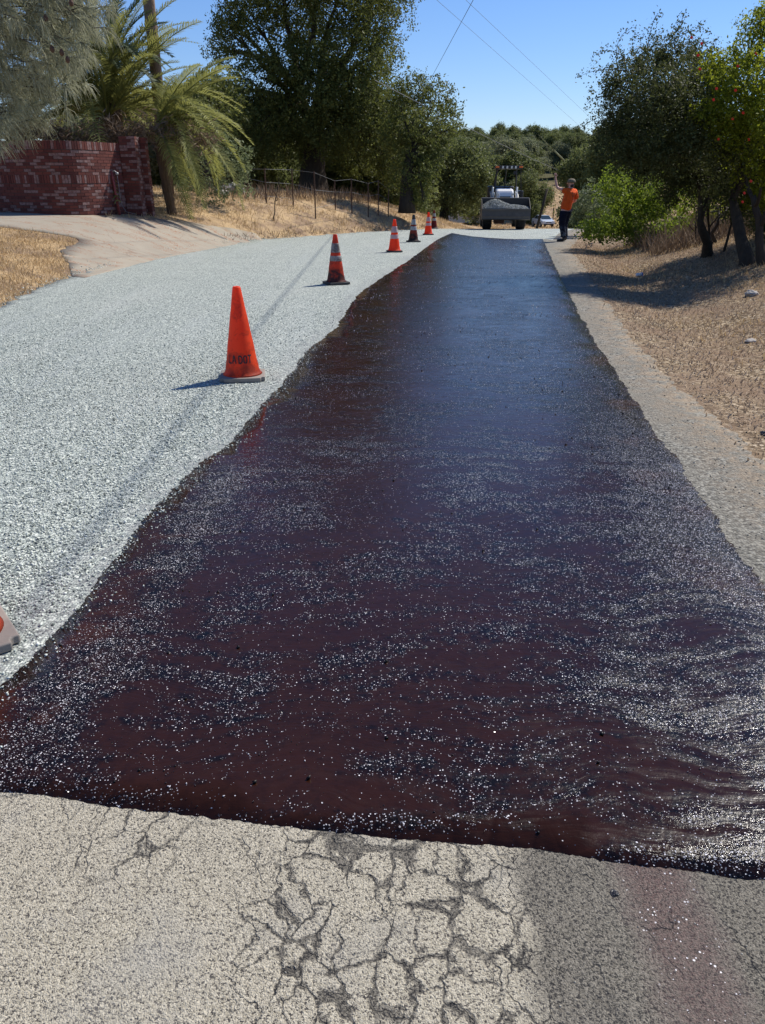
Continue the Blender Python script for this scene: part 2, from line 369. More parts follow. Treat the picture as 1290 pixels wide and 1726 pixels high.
def m_brick():
    t = NT('whitewashed_red_brick'); p = t.obj(); v = t.attr(); n = t.noise(p, 14, 4, .7); n2 = t.noise(p, 60, 3, .7)
    red = t.ramp(v, [(0, (.085, .018, .014)), (.35, (.135, .032, .022)), (.7, (.18, .045, .029)), (1, (.13, .03, .025))])
    red = t.mix(t.math('MULTIPLY', n2, .5), red, (.08, .02, .016))
    thr = t.math('ADD', t.math('MULTIPLY', t.math('GREATER_THAN', t.math('FRACT', t.math('MULTIPLY', v, 7.31)), .66), .42), t.math('MULTIPLY', n, .32))
    w_ = t.rng(thr, .50, .66); col = t.mix(t.math('MULTIPLY', w_, .62), red, t.mix(n2, (.28, .19, .18), (.52, .44, .41)))
    t.set(col=col, rough=.85, normal=t.bump(n2, .5, .006)); return t.m

def m_bark(name, c1, c2):
    t = NT(name); p = t.map(t.obj(), (1, 1, .25)); n = t.noise(p, 14, 4, .7)
    t.set(col=t.mix(n, c1, c2), rough=.9, spec=.2, normal=t.bump(n, .9, .05)); return t.m

def m_cone(name, col, dirt, dirtcol=(.03, .02, .018)):
    t = NT(name); p = t.obj(); n = t.noise(p, 9, 5, .65, .4); X = t.xyz(p)
    low = t.rng(X[2], .30, .03, 0, .30 * dirt); scr = t.noise(t.map(p, (9, 9, 1)), 7, 3, .7)
    f = t.rng(t.math('ADD', n, low), .60 - .14 * dirt, .80 - .1 * dirt); c = t.mix(t.math('MULTIPLY', f, min(1, dirt)), col, dirtcol)
    c = t.mix(t.rng(scr, .66, .74, 0, .6), c, tuple(k * .35 for k in col))
    fade = t.rng(t.noise(p, 5, 3), .5, .8, 0, .3); c = t.mix(fade, c, (col[0], col[1] * 1.8 + .03, col[2] + .05))
    t.set(col=c, rough=.48, normal=t.bump(t.noise(p, 13, 3), .25, .02), spec=.4)
    tr = t.n('ShaderNodeBsdfTranslucent'); t.setin(tr.inputs[0], c); ms = t.n('ShaderNodeMixShader'); ms.inputs[0].default_value = .42
    t.link(t.b.outputs[0], ms.inputs[1]); t.link(tr.outputs[0], ms.inputs[2]); t.link(ms.outputs[0], t.out.inputs[0]); return t.m

M = dict(tar=m_tar(), chips=m_chips(), asphalt=m_asphalt(), shoulder=m_shoulder(), ground=m_ground(), conc=m_concrete(), brick=m_brick())
M['mortar'] = simple('mortar', (.07, .045, .04), .95)
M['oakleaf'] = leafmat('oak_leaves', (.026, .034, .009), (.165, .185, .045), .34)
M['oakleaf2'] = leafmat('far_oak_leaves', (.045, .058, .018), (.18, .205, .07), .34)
M['greyleaf'] = leafmat('grey_green_leaves', (.055, .075, .035), (.20, .235, .11), .3)
M['darkleaf'] = leafmat('small_dark_leaves', (.020, .027, .008), (.105, .12, .038), .28)
M['limeleaf'] = leafmat('bright_green_leaves', (.07, .11, .012), (.24, .31, .035), .45, tcol=(.30, .38, .04))
M['pomleaf'] = leafmat('fresh_green_leaves', (.06, .08, .008), (.34, .38, .03), .55, tcol=(.30, .34, .03))
M['palmleaf'] = leafmat('palm_leaflets', (.055, .068, .015), (.32, .32, .09), .36)
M['palmdark'] = leafmat('bluish_palm_leaflets', (.022, .036, .016), (.09, .12, .06), .25)
M['needle'] = leafmat('grey_pine_needles', (.055, .062, .032), (.44, .44, .29), .25)
M['straw'] = leafmat('straw_blades', (.34, .22, .10), (.72, .55, .32), .25, .8, tcol=(.5, .36, .18))
M['litterblade'] = leafmat('brown_leaf_litter', (.13, .08, .045), (.60, .45, .30), .1, .9)
M['deadleaf'] = leafmat('dead_fronds', (.09, .06, .04), (.28, .20, .13), .1, .8)
M['bark'] = m_bark('oak_bark', (.022, .017, .013), (.085, .068, .052))
M['palmbark'] = m_bark('palm_bark', (.05, .03, .02), (.20, .13, .08))
M['polewood'] = m_bark('pole_wood', (.13, .085, .06), (.28, .19, .14))
M['orange'] = m_cone('orange_cone_vinyl', (.92, .085, .014), .6)
M['orange_clean'] = m_cone('clean_orange_cone_vinyl', (.93, .085, .014), .15)
M['orange_dirty'] = m_cone('grimy_orange_cone_vinyl', (.75, .07, .02), .95)
M['orange_brown'] = m_cone('weathered_brown_cone_vinyl', (.34, .055, .025), 1.0)
M['orange_red'] = m_cone('faded_red_cone_vinyl', (.26, .02, .018), .7)
M['collar'] = m_cone('reflective_collar', (.62, .62, .62), .5, (.22, .2, .18))
M['collar_worn'] = m_cone('peeling_reflective_collar', (.50, .50, .48), 1.1, (.12, .06, .04))
M['rubber'] = simple('black_rubber', (.045, .042, .04), .8, var=.5)
M['rubber_dusty'] = simple('dusty_rubber_base', (.25, .215, .18), .85, var=.45, nscale=12)
M['stencil'] = simple('black_stencil_paint', (.02, .015, .015), .6)
M['black'] = simple('black_paint', (.015, .015, .017), .4)
M['steel'] = simple('worn_bucket_steel', (.085, .075, .065), .55, .3, 6, .5, .3)
M['steel_dark'] = simple('dark_bucket_steel', (.028, .027, .027), .55, .2, 6, .4)
M['whitep'] = simple('white_machine_paint', (.75, .74, .72), .35, var=.06)
M['greyp'] = simple('grey_machine_paint', (.35, .35, .34), .4, .2)
M['amber'] = simple('amber_lens', (.75, .16, .02), .25)
M['lamp'] = simple('work_lamp_lens', (.65, .65, .6), .25)
M['redlens'] = simple('red_lens', (.5, .04, .02), .4)
M['tyre'] = simple('tyre_rubber', (.018, .018, .018), .8, nscale=30, var=.4)
M['carpaint'] = simple('silver_car_paint', (.55, .60, .64), .3, .35, var=.04)
M['glass'] = simple('dark_window_glass', (.03, .045, .05), .06, var=.1)
M['plate'] = simple('number_plate', (.6, .6, .62), .5)
M['skin'] = simple('skin', (.66, .36, .26), .5, var=.12)
M['hair'] = simple('dark_hair', (.03, .018, .012), .6)
M['cap'] = simple('camouflage_cap_cloth', (.16, .135, .085), .9, nscale=30, var=.6)
M['boot'] = simple('black_boot_leather', (.018, .015, .013), .55)
t = NT('orange_work_shirt'); p = t.obj(); c = t.mix(t.noise(p, 6, 3), (.72, .085, .010), (.85, .13, .02)); M['shirt'] = t.set(col=c, rough=.85, spec=.2, normal=t.bump(t.noise(t.map(p, (1, 1, .45)), 10, 3, .6, .8), 1.0, .09))
t = NT('dark_jeans'); p = t.obj(); X = t.xyz(p); lo = t.rng(X[2], .55, .25); c = t.mix(t.math('MULTIPLY', lo, t.rng(t.noise(p, 9, 4, .7), .45, .6)), (.010, .013, .026), (.11, .14, .17)); M['jeans'] = t.set(col=c, rough=.9, spec=.15, normal=t.bump(t.noise(p, 14, 3, .6, .8), 1.0, .06))
M['cable'] = simple('black_cable', (.015, .015, .015), .6)
M['wire'] = simple('grey_wire', (.16, .165, .165), .8, 0)
M['rust'] = simple('rusty_fence_steel', (.08, .045, .03), .8, .2)
M['redpipe'] = simple('red_painted_pipe', (.22, .045, .04), .6)
M['rock'] = simple('weathered_rock', (.36, .33, .29), .9, nscale=10, var=.4, bump=.6)
M['darkrock'] = simple('dark_tarry_clod', (.022, .02, .02), .35, nscale=30, var=.5, bump=.6)
M['flower'] = simple('red_petals', (.75, .035, .01), .6)
M['yellow'] = simple('faded_yellow_guard', (.30, .29, .12), .7)
M['paper'] = simple('white_paper_cup', (.75, .76, .78), .7, var=.05)
M['blue'] = simple('blue_print', (.08, .16, .45), .7, var=.1)
M['conepine'] = simple('brown_pine_cone', (.09, .045, .025), .8)
M['stucco'] = simple('cream_stucco', (.62, .57, .48), .9, var=.1)
M['roof'] = simple('grey_roof', (.14, .13, .125), .9)
M['heap'] = M['chips']

# ------------------------------------------------------------------ ground and road sheets
def inpoly(x, y, poly):
    x = np.asarray(x); y = np.asarray(y); r = np.zeros(x.shape, bool); n = len(poly)
    for i in range(n):
        x1, y1 = poly[i][0], poly[i][1]; x2, y2 = poly[(i + 1) % n][0], poly[(i + 1) % n][1]
        if y1 == y2: continue
        c = ((y1 > y) != (y2 > y)) & (x < (x2 - x1) * (y - y1) / (y2 - y1) + x1); r ^= c
    return r
def segdist(x, y, line):
    d = np.full(np.shape(x), 1e9)
    for (x1, y1), (x2, y2) in zip(line[:-1], line[1:]):
        dx, dy = x2 - x1, y2 - y1; L = dx * dx + dy * dy + 1e-12
        t_ = np.clip(((x - x1) * dx + (y - y1) * dy) / L, 0, 1); d = np.minimum(d, np.hypot(x - x1 - t_ * dx, y - y1 - t_ * dy))
    return d
def cat(pts, step):                      # smooth closed/open curve through points at an adaptive step
    P_ = [Vector((a, b, 0)) for a, b in pts]; out = []
    for i in range(len(P_) - 1):
        p0 = P_[max(i - 1, 0)]; p1 = P_[i]; p2 = P_[i + 1]; p3 = P_[min(i + 2, len(P_) - 1)]
        L = (p2 - p1).length; d = math.hypot(*((p1 + p2) / 2).xy); n = max(1, int(L / (step * max(1, d / 4))))
        n = min(n, 400)
        for k in range(n):
            t_ = k / n; q = .5 * ((2 * p1) + (p2 - p0) * t_ + (2 * p0 - 5 * p1 + 4 * p2 - p3) * t_ ** 2 + (3 * p1 - p0 - 3 * p2 + p3) * t_ ** 3)
            out.append((q.x, q.y))
    out.append((P_[-1].x, P_[-1].y)); return out
def ragged(line, amp, seed, fade=0):
    out = []
    for i, (x, y) in enumerate(line):
        x2, y2 = line[min(i + 1, len(line) - 1)]; x0, y0 = line[max(i - 1, 0)]
        tx, ty = x2 - x0, y2 - y0; L = math.hypot(tx, ty) + 1e-9
        k = mnoise.noise(Vector((x * 3, y * 3, seed))) * 1.3 + mnoise.noise(Vector((x * 14, y * 14, seed + 5))) * .7 + mnoise.noise(Vector((x * 55, y * 55, seed + 9))) * .7 + (random.random() - .5) * .5
        k *= amp * min(1, 6 * min(i, len(line) - 1 - i) / len(line) + .05)
        out.append((x - ty / L * k, y + tx / L * k))
    return out
def sheet(name, poly, off, mat, edge_line=None, edge_w=.2, kind='structure', band=None, feather=None):
    poly = [tuple(p) for p in poly]
    xs = [p[0] for p in poly]; ys = [p[1] for p in poly]
    pts = [Vector(p) for p in poly]; n = len(pts); edges = [(i, (i + 1) % n) for i in range(n)]
    gx = []; y = min(ys)
    while y < max(ys):
        st = .12 if y < 5 else (.25 if y < 16 else .6)
        for x in np.arange(min(xs), max(xs), st): gx.append((x + (y * 7.3 % 1) * st * .4, y))
        y += st
    g = np.array(gx); keep = inpoly(g[:, 0], g[:, 1], poly) & (segdist(g[:, 0], g[:, 1], poly[::3] + [poly[0]]) > .03); g = g[keep]
    allv = pts + [Vector((float(a), float(b))) for a, b in g]
    vo, eo, fo, *_ = delaunay_2d_cdt(allv, edges, [tuple(range(n))], 1, 1e-5)
    V = np.array([(v.x, v.y) for v in vo]); Z = zg(V[:, 0], V[:, 1]) + off
    if feather is not None: Z = Z - (off - .0045) * (1 - sm(0, .06, segdist(V[:, 0], V[:, 1], feather)))
    # close the layer's rim down to the ground so it has thickness
    at_ = np.zeros(len(V))
    if edge_line is not None: at_ = np.clip(1 - segdist(V[:, 0], V[:, 1], edge_line) / edge_w, 0, 1)
    F3 = np.array([f for f in fo if len(f) == 3])
    wv = None if band is None else np.clip(1.25 - np.abs(segdist(V[:, 0], V[:, 1], band[0]) - band[1]) / band[2], 0, 1) * np.clip((5.2 - V[:, 1]) / 1.5, 0, 1)
    o = npmesh(name, np.column_stack([V, Z]), F3, mat, attr=at_, smooth=True)
    if wv is not None: a_ = o.data.attributes.new('w', 'FLOAT', 'POINT'); a_.data.foreach_set('value', wv.astype(np.float32))
    bm = bmesh.new(); bm.from_mesh(o.data); bmesh.ops.recalc_face_normals(bm, faces=bm.faces)
    if bm.faces and sum(f.normal.z for f in bm.faces) < 0: bmesh.ops.reverse_faces(bm, faces=bm.faces)
    be = [e for e in bm.edges if e.is_boundary]; r = bmesh.ops.extrude_edge_only(bm, edges=be)
    for v in [g_ for g_ in r['geom'] if isinstance(g_, bmesh.types.BMVert)]: v.co.z -= off + .004
    bm.to_mesh(o.data); bm.free()
    return tag(o, kind=kind)
G = lambda px, py: tuple(gp(px, py).xy)

tarL = [G(*q) for q in [(0, 1160), (80, 1085), (185, 960), (245, 878), (345, 778), (388, 748), (440, 688), (492, 628), (522, 588), (568, 552), (602, 500), (645, 468), (702, 430), (738, 404), (762, 393)]]
tarL = [(tarL[0][0] - .12, tarL[0][1] - .5)] + tarL
tarR = [G(*q) for q in [(915, 403), (936, 450), (972, 520), (1000, 570), (1058, 660), (1128, 760), (1188, 850), (1232, 920), (1290, 985)]]
tarR = tarR + [(tarR[-1][0] + .03, tarR[-1][1] - .6), (1.62, 1.32)]
tarB = [(1.62, 1.32)] + [G(*q) for q in [(1290, 1486), (1200, 1476), (1050, 1456), (900, 1434), (760, 1421), (560, 1406), (400, 1386), (200, 1361), (0, 1337)]] + [tarL[0]]
tarT = [tarL[-1], G(800, 399), G(860, 403), tarR[0]]
eL = ragged(cat(tarL, .012), .022, 1); eT = ragged(cat(tarT, .02), .04, 2); eR = ragged(cat(tarR, .012), .022, 3); eB = ragged(cat(tarB, .008), .007, 4)
tar_poly = eL[:-1] + eT[:-1] + eR[:-1] + eB[:-1]
def thin(poly, d=.004):
    out = [poly[0]]
    for p in poly[1:]:
        if math.hypot(p[0] - out[-1][0], p[1] - out[-1][1]) > d: out.append(p)
    if math.hypot(out[0][0] - out[-1][0], out[0][1] - out[-1][1]) < d: out.pop()
    return out
tar_poly = thin(tar_poly)
sheet('tar_layer', tar_poly, .0088, M['tar'], edge_line=eR[::4] + [eR[-1]], edge_w=.45, band=(eL[::6], .26, .14), feather=eB[::8] + [eB[-1]])

laneL = cat([(float(XL(y)), y) for y in (1.85, 2.6, 5, 8, 10.4, 13.9, 18, 21, 23.7, 26.6, 29, 31.8, 34, 36, 40, 45, 52, 60, 75, 90)], .03)
laneR = [(float(XR(y)) - .75, y) for y in (90, 75, 60, 45, 36, 30, 25)] + [(tarR[0][0] + .10, tarR[0][1]), (tarR[0][0] - .8, tarR[0][1] - 1.5)]
innerL = [(a + .35, b) for a, b in tarL if b < 22][::-1]
lane_poly = thin(ragged(laneL, .05, 7)[:-1] + ragged(cat(laneR + innerL[:1], .03), .03, 8)[:-1] + cat([q for q in innerL if q[1] > 1.9] + [(-.9, 1.85)], .2), .006)
lane = sheet('gravel_lane', lane_poly, .0065, M['chips'], edge_line=tarL, edge_w=.35)

asp_poly = [(-5, -2), (5, -2), (3.2, 1.9)] + [(2.1, 2.1), (-1.0, 2.1), (-1.6, 1.75), (-5, 1.75)]
sheet('worn_asphalt_road', cat(asp_poly + [asp_poly[0]], .3)[:-1], .0035, M['asphalt'])

shR = [(float(XR(y)), y) for y in (1.2, 2.8, 4.3, 6.9, 9, 13, 17, 21, 25, 30, 36, 45, 60, 90)]
shIn = [(float(XR(y)) - 1.7, y) for y in (90, 60, 45, 36, 30)] + [(3.6, 24), (2.6, 15.7), (1.6, 8.3), (1.2, 4.5), (1.1, 1.9), (1.4, 1.1)]
sh_poly = thin(ragged(cat(shR, .03), .045, 11) + cat(shIn, .5), .01)
sheet('gravel_shoulder', sh_poly, .004, M['shoulder'], edge_line=shR, edge_w=.55)

dN = [(float(XL(y)) + .3, y) for y in (13.9, 16, 18, 21, 23.7, 25)]
dF = [G(*q) for q in [(432, 394), (400, 387), (330, 376), (270, 370), (210, 367), (110, 361), (0, 357)]]
dF = dF + [(dF[-1][0] - 2.5, dF[-1][1] + .3)]
dA = [(dF[-1][0], dF[-1][1] - 3.4)] + [G(*q) for q in [(0, 383), (60, 390), (128, 402), (128, 410), (104, 424), (117, 448), (122, 468)]]
drive_poly = thin(cat(dN, .1)[:-1] + ragged(cat(dF, .03), .07, 14)[:-1] + ragged(cat(dA, .03), .05, 15)[:-1], .01)
sheet('concrete_driveway', drive_poly, .012, M['conc'])

# the ground: one grid reaching the horizon, sunk a little beneath the sheets
gx = np.unique(np.concatenate([np.arange(-14, 12, .16), np.linspace(-60, -14, 50), np.linspace(12, 60, 60), np.linspace(60, 900, 40), np.linspace(-900, -60, 40)]))
gy = np.unique(np.concatenate([np.arange(-6, 45, .16), np.linspace(45, 200, 160), np.linspace(200, 1200, 60), [-60, -20]]))
XX, YY = np.meshgrid(gx, gy); ZZ = zg(XX, YY)
sink = (XX > XL(YY) + .25) & (XX < XR(YY) - .3) & (YY < 95)
ZZ = ZZ - .06 * sink - .03 * (inpoly(XX, YY, dF[::-1][:0] or drive_poly[::4]) & (segdist(XX, YY, drive_poly[::4]) > .2))
nx, ny = len(gx), len(gy); ii, jj = np.meshgrid(np.arange(nx - 1), np.arange(ny - 1)); b0 = (jj * nx + ii).ravel()
ground = npmesh('ground', np.column_stack([XX.ravel(), YY.ravel(), ZZ.ravel()]), np.column_stack([b0, b0 + 1, b0 + nx + 1, b0 + nx]), M['ground'], smooth=True)
tag(ground, kind='structure')

# ------------------------------------------------------------------ loose stones as stuff
OCT = np.array([(1, 0, 0), (-1, 0, 0), (0, 1, 0), (0, -1, 0), (0, 0, 1), (0, 0, -1)], float)
OF = np.array([(0, 2, 4), (2, 1, 4), (1, 3, 4), (3, 0, 4), (2, 0, 5), (1, 2, 5), (3, 1, 5), (0, 3, 5)])
def rotmats(n):
    q = rng.normal(size=(n, 4)); q /= np.linalg.norm(q, axis=1)[:, None]; a, b, c, d = q.T
    return np.stack([1 - 2 * (c * c + d * d), 2 * (b * c - a * d), 2 * (b * d + a * c), 2 * (b * c + a * d), 1 - 2 * (b * b + d * d), 2 * (c * d - a * b), 2 * (b * d - a * c), 2 * (c * d + a * b), 1 - 2 * (b * b + c * c)], 1).reshape(n, 3, 3)
def stones(name, xy, size, off, mat, sizevar=.4):
    n = len(xy); s = size * (1 + sizevar * rng.normal(size=n)).clip(.4, 2)
    V = OCT[None] * (rng.uniform(.55, 1.1, (n, 6, 1))); V = V * np.array([1, .8, .65]); V = np.einsum('nij,nkj->nki', rotmats(n), V) * s[:, None, None]
    z = zg(xy[:, 0], xy[:, 1]) + off + s * .25
    V = V + np.column_stack([xy, z])[:, None, :]
    Fc = (OF[None] + (np.arange(n) * 6)[:, None, None]).reshape(-1, 3)
    o = npmesh(name, V.reshape(-1, 3), Fc, mat, attr=np.repeat(rng.random(n), 6)); return tag(o, kind='stuff')
def m_stone(name, ramp_, rough, spec=.5):
    t = NT(name); t.set(col=t.ramp(t.attr(), ramp_), rough=rough, spec=spec); return t.m
M['chipstone'] = m_stone('loose_pale_chip', [(0, (.12, .135, .12)), (.4, (.36, .395, .345)), (1, (.74, .765, .68))], .8, .3)
M['heapchip'] = m_stone('heap_chip', [(0, (.05, .055, .05)), (.5, (.20, .215, .20)), (1, (.55, .57, .54))], .85, .2)
M['crumb'] = m_stone('black_tar_crumb', [(0, (.003, .003, .003)), (1, (.008, .006, .006))], .5, .3)
M['pebble'] = m_stone('dusty_pebble', [(0, (.10, .09, .07)), (.6, (.26, .24, .20)), (1, (.48, .45, .38))], .9, .2)
M['tarstone'] = m_stone('tarred_glint_chip', [(0, (.01, .008, .009)), (.5, (.03, .022, .024)), (.6, (.28, .26, .27)), (1, (.62, .60, .62))], .18)  # pale end of the ramp paints glints onto the wet stones
def scatter(n, x0, x1, y0, y1, f, near=True):
    x = rng.uniform(x0, x1, n); u = rng.random(n); y = y0 + (y1 - y0) * u
    k = f(x, y); return np.column_stack([x[k], y[k]])
laneA = np.array(lane_poly)
def in_lane(x, y):
    thinout = .62 + .38 * np.clip(np.sin((x - XL(y) * .4) * 3.1 + .6 * np.sin(y * 1.1)) + .8 * np.sin(x * 1.3 + y * .9) + .6, -1, 1)
    k = inpoly(x, y, lane_poly[::2]) & ~inpoly(x, y, tar_poly[::3])
    d = segdist(x, y, tarL); return k & (rng.random(len(x)) < thinout) & (rng.random(len(x)) < np.clip(.25 + d / .35, 0, 1)) & (rng.random(len(x)) < np.clip(1.5 - y / 6.5, .25, 1) * np.clip((12 - y) / 5, 0, 1))
stones('loose_stone_chips', scatter(260000, -5.6, -.2, 1.7, 12, in_lane), .0068, .0065, M['chipstone'])
def tar_dens(x, y):
    k = inpoly(x, y, tar_poly[::3]); d = np.array([mnoise.noise(Vector((a * .9, b * 2.6, 2.))) + .6 * mnoise.noise(Vector((a * 2.5, b * 6, 7.))) for a, b in zip(x, y)])
    e = np.clip(1 - segdist(x, y, eR[::12]) / .5, 0, 1); return k & (rng.random(len(x)) < np.clip(.10 + d * 1.3 + e * .5, .02, .95))
stones('tar_coated_stones', scatter(75000, -1.4, 2.6, 1.3, 8.0, tar_dens), .0026, .0088, M['tarstone'])
stones('far_glint_stones', scatter(60000, -1.2, 5, 8.0, 27, tar_dens), .006, .0088, M['tarstone'])  # bright stone colour stands in for glints on the far tar
def strayed(x, y):
    d = np.minimum(segdist(x, y, tarL), segdist(x, y, [(a, b) for a, b in laneL[::10]])); return (rng.random(len(x)) < np.exp(-d / .06)) & ~inpoly(x, y, lane_poly[::2]) 
stones('spattered_edge_chips', scatter(60000, -1.9, .2, 1.7, 8, lambda x, y: (rng.random(len(x)) < .8 * np.exp(-segdist(x, y, tarL) / .045)) & inpoly(x, y, tar_poly[::2])), .0055, .0085, M['chipstone'])
stones('stray_edge_chips', scatter(160000, -6.2, 1.0, 8, 27, lambda x, y: strayed(x, y)), .012, .012, M['chipstone'])
stones('tar_crumbs', scatter(700, -1.2, 2.2, 1.4, 9, lambda x, y: inpoly(x, y, tar_poly[::3]) & (rng.random(len(x)) < .5)), .0065, .0088, M['crumb'], .6)
stones('asphalt_grit', scatter(1400, -1.3, 1.5, .6, 1.6, lambda x, y: ~inpoly(x, y, tar_poly[::3])), .0022, .003, M['pebble'], .6)
stones('shoulder_pebbles', scatter(22000, 1.4, 6, 1.8, 18, lambda x, y: (x < XR(y) + .5) & (x > XR(y) - .9) & ~inpoly(x, y, tar_poly[::3])), .0052, .003, M['pebble'], .6)

# ------------------------------------------------------------------ dry grass
def blades(name, xy, h, wdt, mat, lean=.9):
    n = len(xy); hh = h * rng.uniform(.4, 1.3, n); a = rng.uniform(0, 2 * np.pi, n); le = rng.uniform(.2, 1.5, n) * lean
    base = np.column_stack([xy, zg(xy[:, 0], xy[:, 1]) - .005]); side = np.column_stack([np.cos(a), np.sin(a), np.zeros(n)]) * wdt
    b = rng.uniform(0, 2 * np.pi, n); tip = base + np.column_stack([np.cos(b) * np.sin(le) * hh, np.sin(b) * np.sin(le) * hh, np.cos(le).clip(.08) * hh])
    mid = (base + tip) / 2 + np.column_stack([0 * hh, 0 * hh, .12 * hh])
    V = np.stack([base - side, base + side, mid + side * .7, mid - side * .7, tip], 1).reshape(-1, 3)
    i = np.arange(n) * 5; Fc = np.concatenate([np.column_stack([i, i + 1, i + 2]), np.column_stack([i, i + 2, i + 3]), np.column_stack([i + 3, i + 2, i + 4])])
    return tag(npmesh(name, V, Fc, mat, attr=np.repeat(rng.random(n), 5)), kind='stuff')
def off_road(x, y): return (x < XL(y) - .02) & ~inpoly(x, y, drive_poly[::3])
blades('dry_grass_verge', scatter(60000, -10.5, -4.9, 8, 19, lambda x, y: off_road(x, y) & (rng.random(len(x)) < .4 + .6 * (bump2(x * 3, y * 3) > -.1))), .09, .006, M['straw'], 1.1)
blades('dry_grass_hillside', scatter(150000, -13, 9, 21, 46, lambda x, y: off_road(x, y) & (rng.random(len(x)) < np.clip(.45 + bump2(x * 1.5, y * 1.5), .12, 1))), .16, .009, M['straw'], .95)
blades('dry_litter_bank', scatter(230000, 1.8, 10, 2.5, 24, lambda x, y: rng.random(len(x)) < np.clip((x - XR(y) + .15) * 1.6, 0, .75)), .045, .0065, M['litterblade'], 1.55)
blades('dry_grass_bank', scatter(120000, 2.2, 10, 4, 22, lambda x, y: rng.random(len(x)) < np.clip((x - XR(y) - .4) * .5, 0, .6) * (.5 + .5 * np.sin(x * 2.1 + 2 * np.sin(y * .7)))), .085, .006, M['straw'], 1.35)
blades('dry_field_grass', scatter(26000, 5, 60, 85, 160, lambda x, y: rng.random(len(x)) < .8), .3, .05, M['straw'], .8)
blades('tall_weeds', scatter(9000, -12, 6, 28, 38, lambda x, y: (XL(y) - x > 2.9) & (XL(y) - x < 4.6)), .5, .012, M['deadleaf'], .5)
blades('roadside_weeds', scatter(16000, -5.2, 3, 23.5, 37, lambda x, y: (XL(y) - x > .02) & (XL(y) - x < .35)), .13, .009, M['deadleaf'], .9)
blades('dead_fern_litter', scatter(5000, 5.0, 10.5, 17.5, 23, lambda x, y: x > XR(y) + 1.6), .55, .010, M['deadleaf'], .7)

# ------------------------------------------------------------------ trees
def leafcloud(clumps, size, dens, seed=0, aspect=.5, shell=.45, maxn=400000):
    r_ = np.random.default_rng(seed); Vs = []; As = []
    for c, rad in clumps:
        rad = np.array(rad if hasattr(rad, '__len__') else (rad,) * 3, float); n = int(dens * (rad.mean() ** 2) * 12.6)
        d = r_.normal(size=(n, 3)); d /= np.linalg.norm(d, axis=1)[:, None]
        lob = 1 + .22 * np.sin(d[:, 0] * 5 + c[0] * 3) * np.sin(d[:, 1] * 5 + c[1]) + .18 * np.sin(d[:, 2] * 7 + c[2] * 2 + d[:, 0] * 4)
        rr = (1 - shell * r_.random(n) ** 1.6) * lob * (1 + .10 * r_.normal(size=n))
        ctr = np.array(c) + d * rr[:, None] * rad
        # twig level clusters
        k = max(1, n // 14); tw = ctr[r_.integers(0, n, k)]; idx = r_.integers(0, k, n); cl = r_.random(n) < .6
        ctr[cl] = tw[idx[cl]] + r_.normal(size=(cl.sum(), 3)) * size * 1.5
        nrm = d * .7 + r_.normal(size=(n, 3)) * .8 + np.array([0, 0, .4]); nrm /= np.linalg.norm(nrm, axis=1)[:, None]
        t1 = np.cross(nrm, r_.normal(size=(n, 3))); t1 /= np.linalg.norm(t1, axis=1)[:, None]; t2 = np.cross(nrm, t1)
        s = size * r_.uniform(.6, 1.35, n)[:, None]
        V = np.stack([ctr - t1 * s, ctr - t2 * s * aspect, ctr + t1 * s, ctr + t2 * s * aspect + nrm * s * .2], 1)
        Vs.append(V.reshape(-1, 3)); As.append(np.repeat(np.clip(r_.random(n) * .8 + .2 * (c[2] % 1), 0, 1), 4))
    V = np.concatenate(Vs); i = np.arange(0, len(V), 4); return V, np.column_stack([i, i + 1, i + 2, i + 3]), np.concatenate(As)
def limb(mb, a, b, r0, r1, sag=.15, n=6, seg=7, wob=.08):
    a, b = Vector(a), Vector(b); L = (b - a).length; pts = []; rd = []
    o1 = Vector((random.uniform(-1, 1), random.uniform(-1, 1), random.uniform(-.3, 1))) * L * wob
    for k in range(n + 1):
        t_ = k / n; p = a.lerp(b, t_) + Vector((0, 0, L * sag * math.sin(math.pi * t_))) + o1 * math.sin(math.pi * t_) + Vector([random.uniform(-1, 1) * L * .015 for _ in range(3)]) * (0 < k < n)
        pts.append(p); rd.append(r0 + (r1 - r0) * t_ ** .8)
    mb.tube(pts, rd, seg, True); return pts
def tree(name, base, trunk_top, r0, clumps, leaf, dens, mleaf, mbark, label, cat_, group=None, seed=1, forks=4, nbr=None, shell=.38, aspect=.5, rtop=.6):
    base = Vector(base); root = empty(name, base); L = lambda v: Vector(v) - base
    mb = MB(); top = L(trunk_top); d0 = Vector((0, 0, -.3))
    pts = [d0, top * .08, top * .4 + Vector((random.uniform(-.1, .1), 0, 0)), top * .75, top]
    mb.tube(pts, [r0 * 1.5, r0 * 1.25, r0 * .95, r0 * .85, r0 * rtop], 12)
    cl = [(L(c), r) for c, r in clumps]
    hubs = []
    if forks:
        for k in range(forks):
            g = [c for c, r in cl][k::forks]
            m = sum(g, Vector()) / len(g); h = top.lerp(m, .55); limb(mb, pts[-1] - (top * .12) * random.random(), h, r0 * rtop * .8, r0 * .30, .05); hubs.append(h)
    else: hubs = [top]
    for c, r in (cl if nbr is None else cl[:nbr]):
        h = min(hubs, key=lambda q: (q - c).length); p = limb(mb, h, c, r0 * .28 if forks else r0 * .5, r0 * .05, .04)
        rr = r if not hasattr(r, '__len__') else min(r)
        for _ in range(3):
            e = c + Vector([random.uniform(-1, 1) for _ in range(3)]).normalized() * rr * .8; limb(mb, p[4], e, r0 * .09, r0 * .02, 0, 4, 5)
    mb.build('trunk', mbark, root, smooth=True)
    V, Fc, A = leafcloud([((c.x, c.y, c.z), r) for c, r in cl], leaf, dens, seed, aspect, shell)
    npmesh('crown', V, Fc, mleaf, root, attr=A)
    tag(root, label, cat_, group); return root
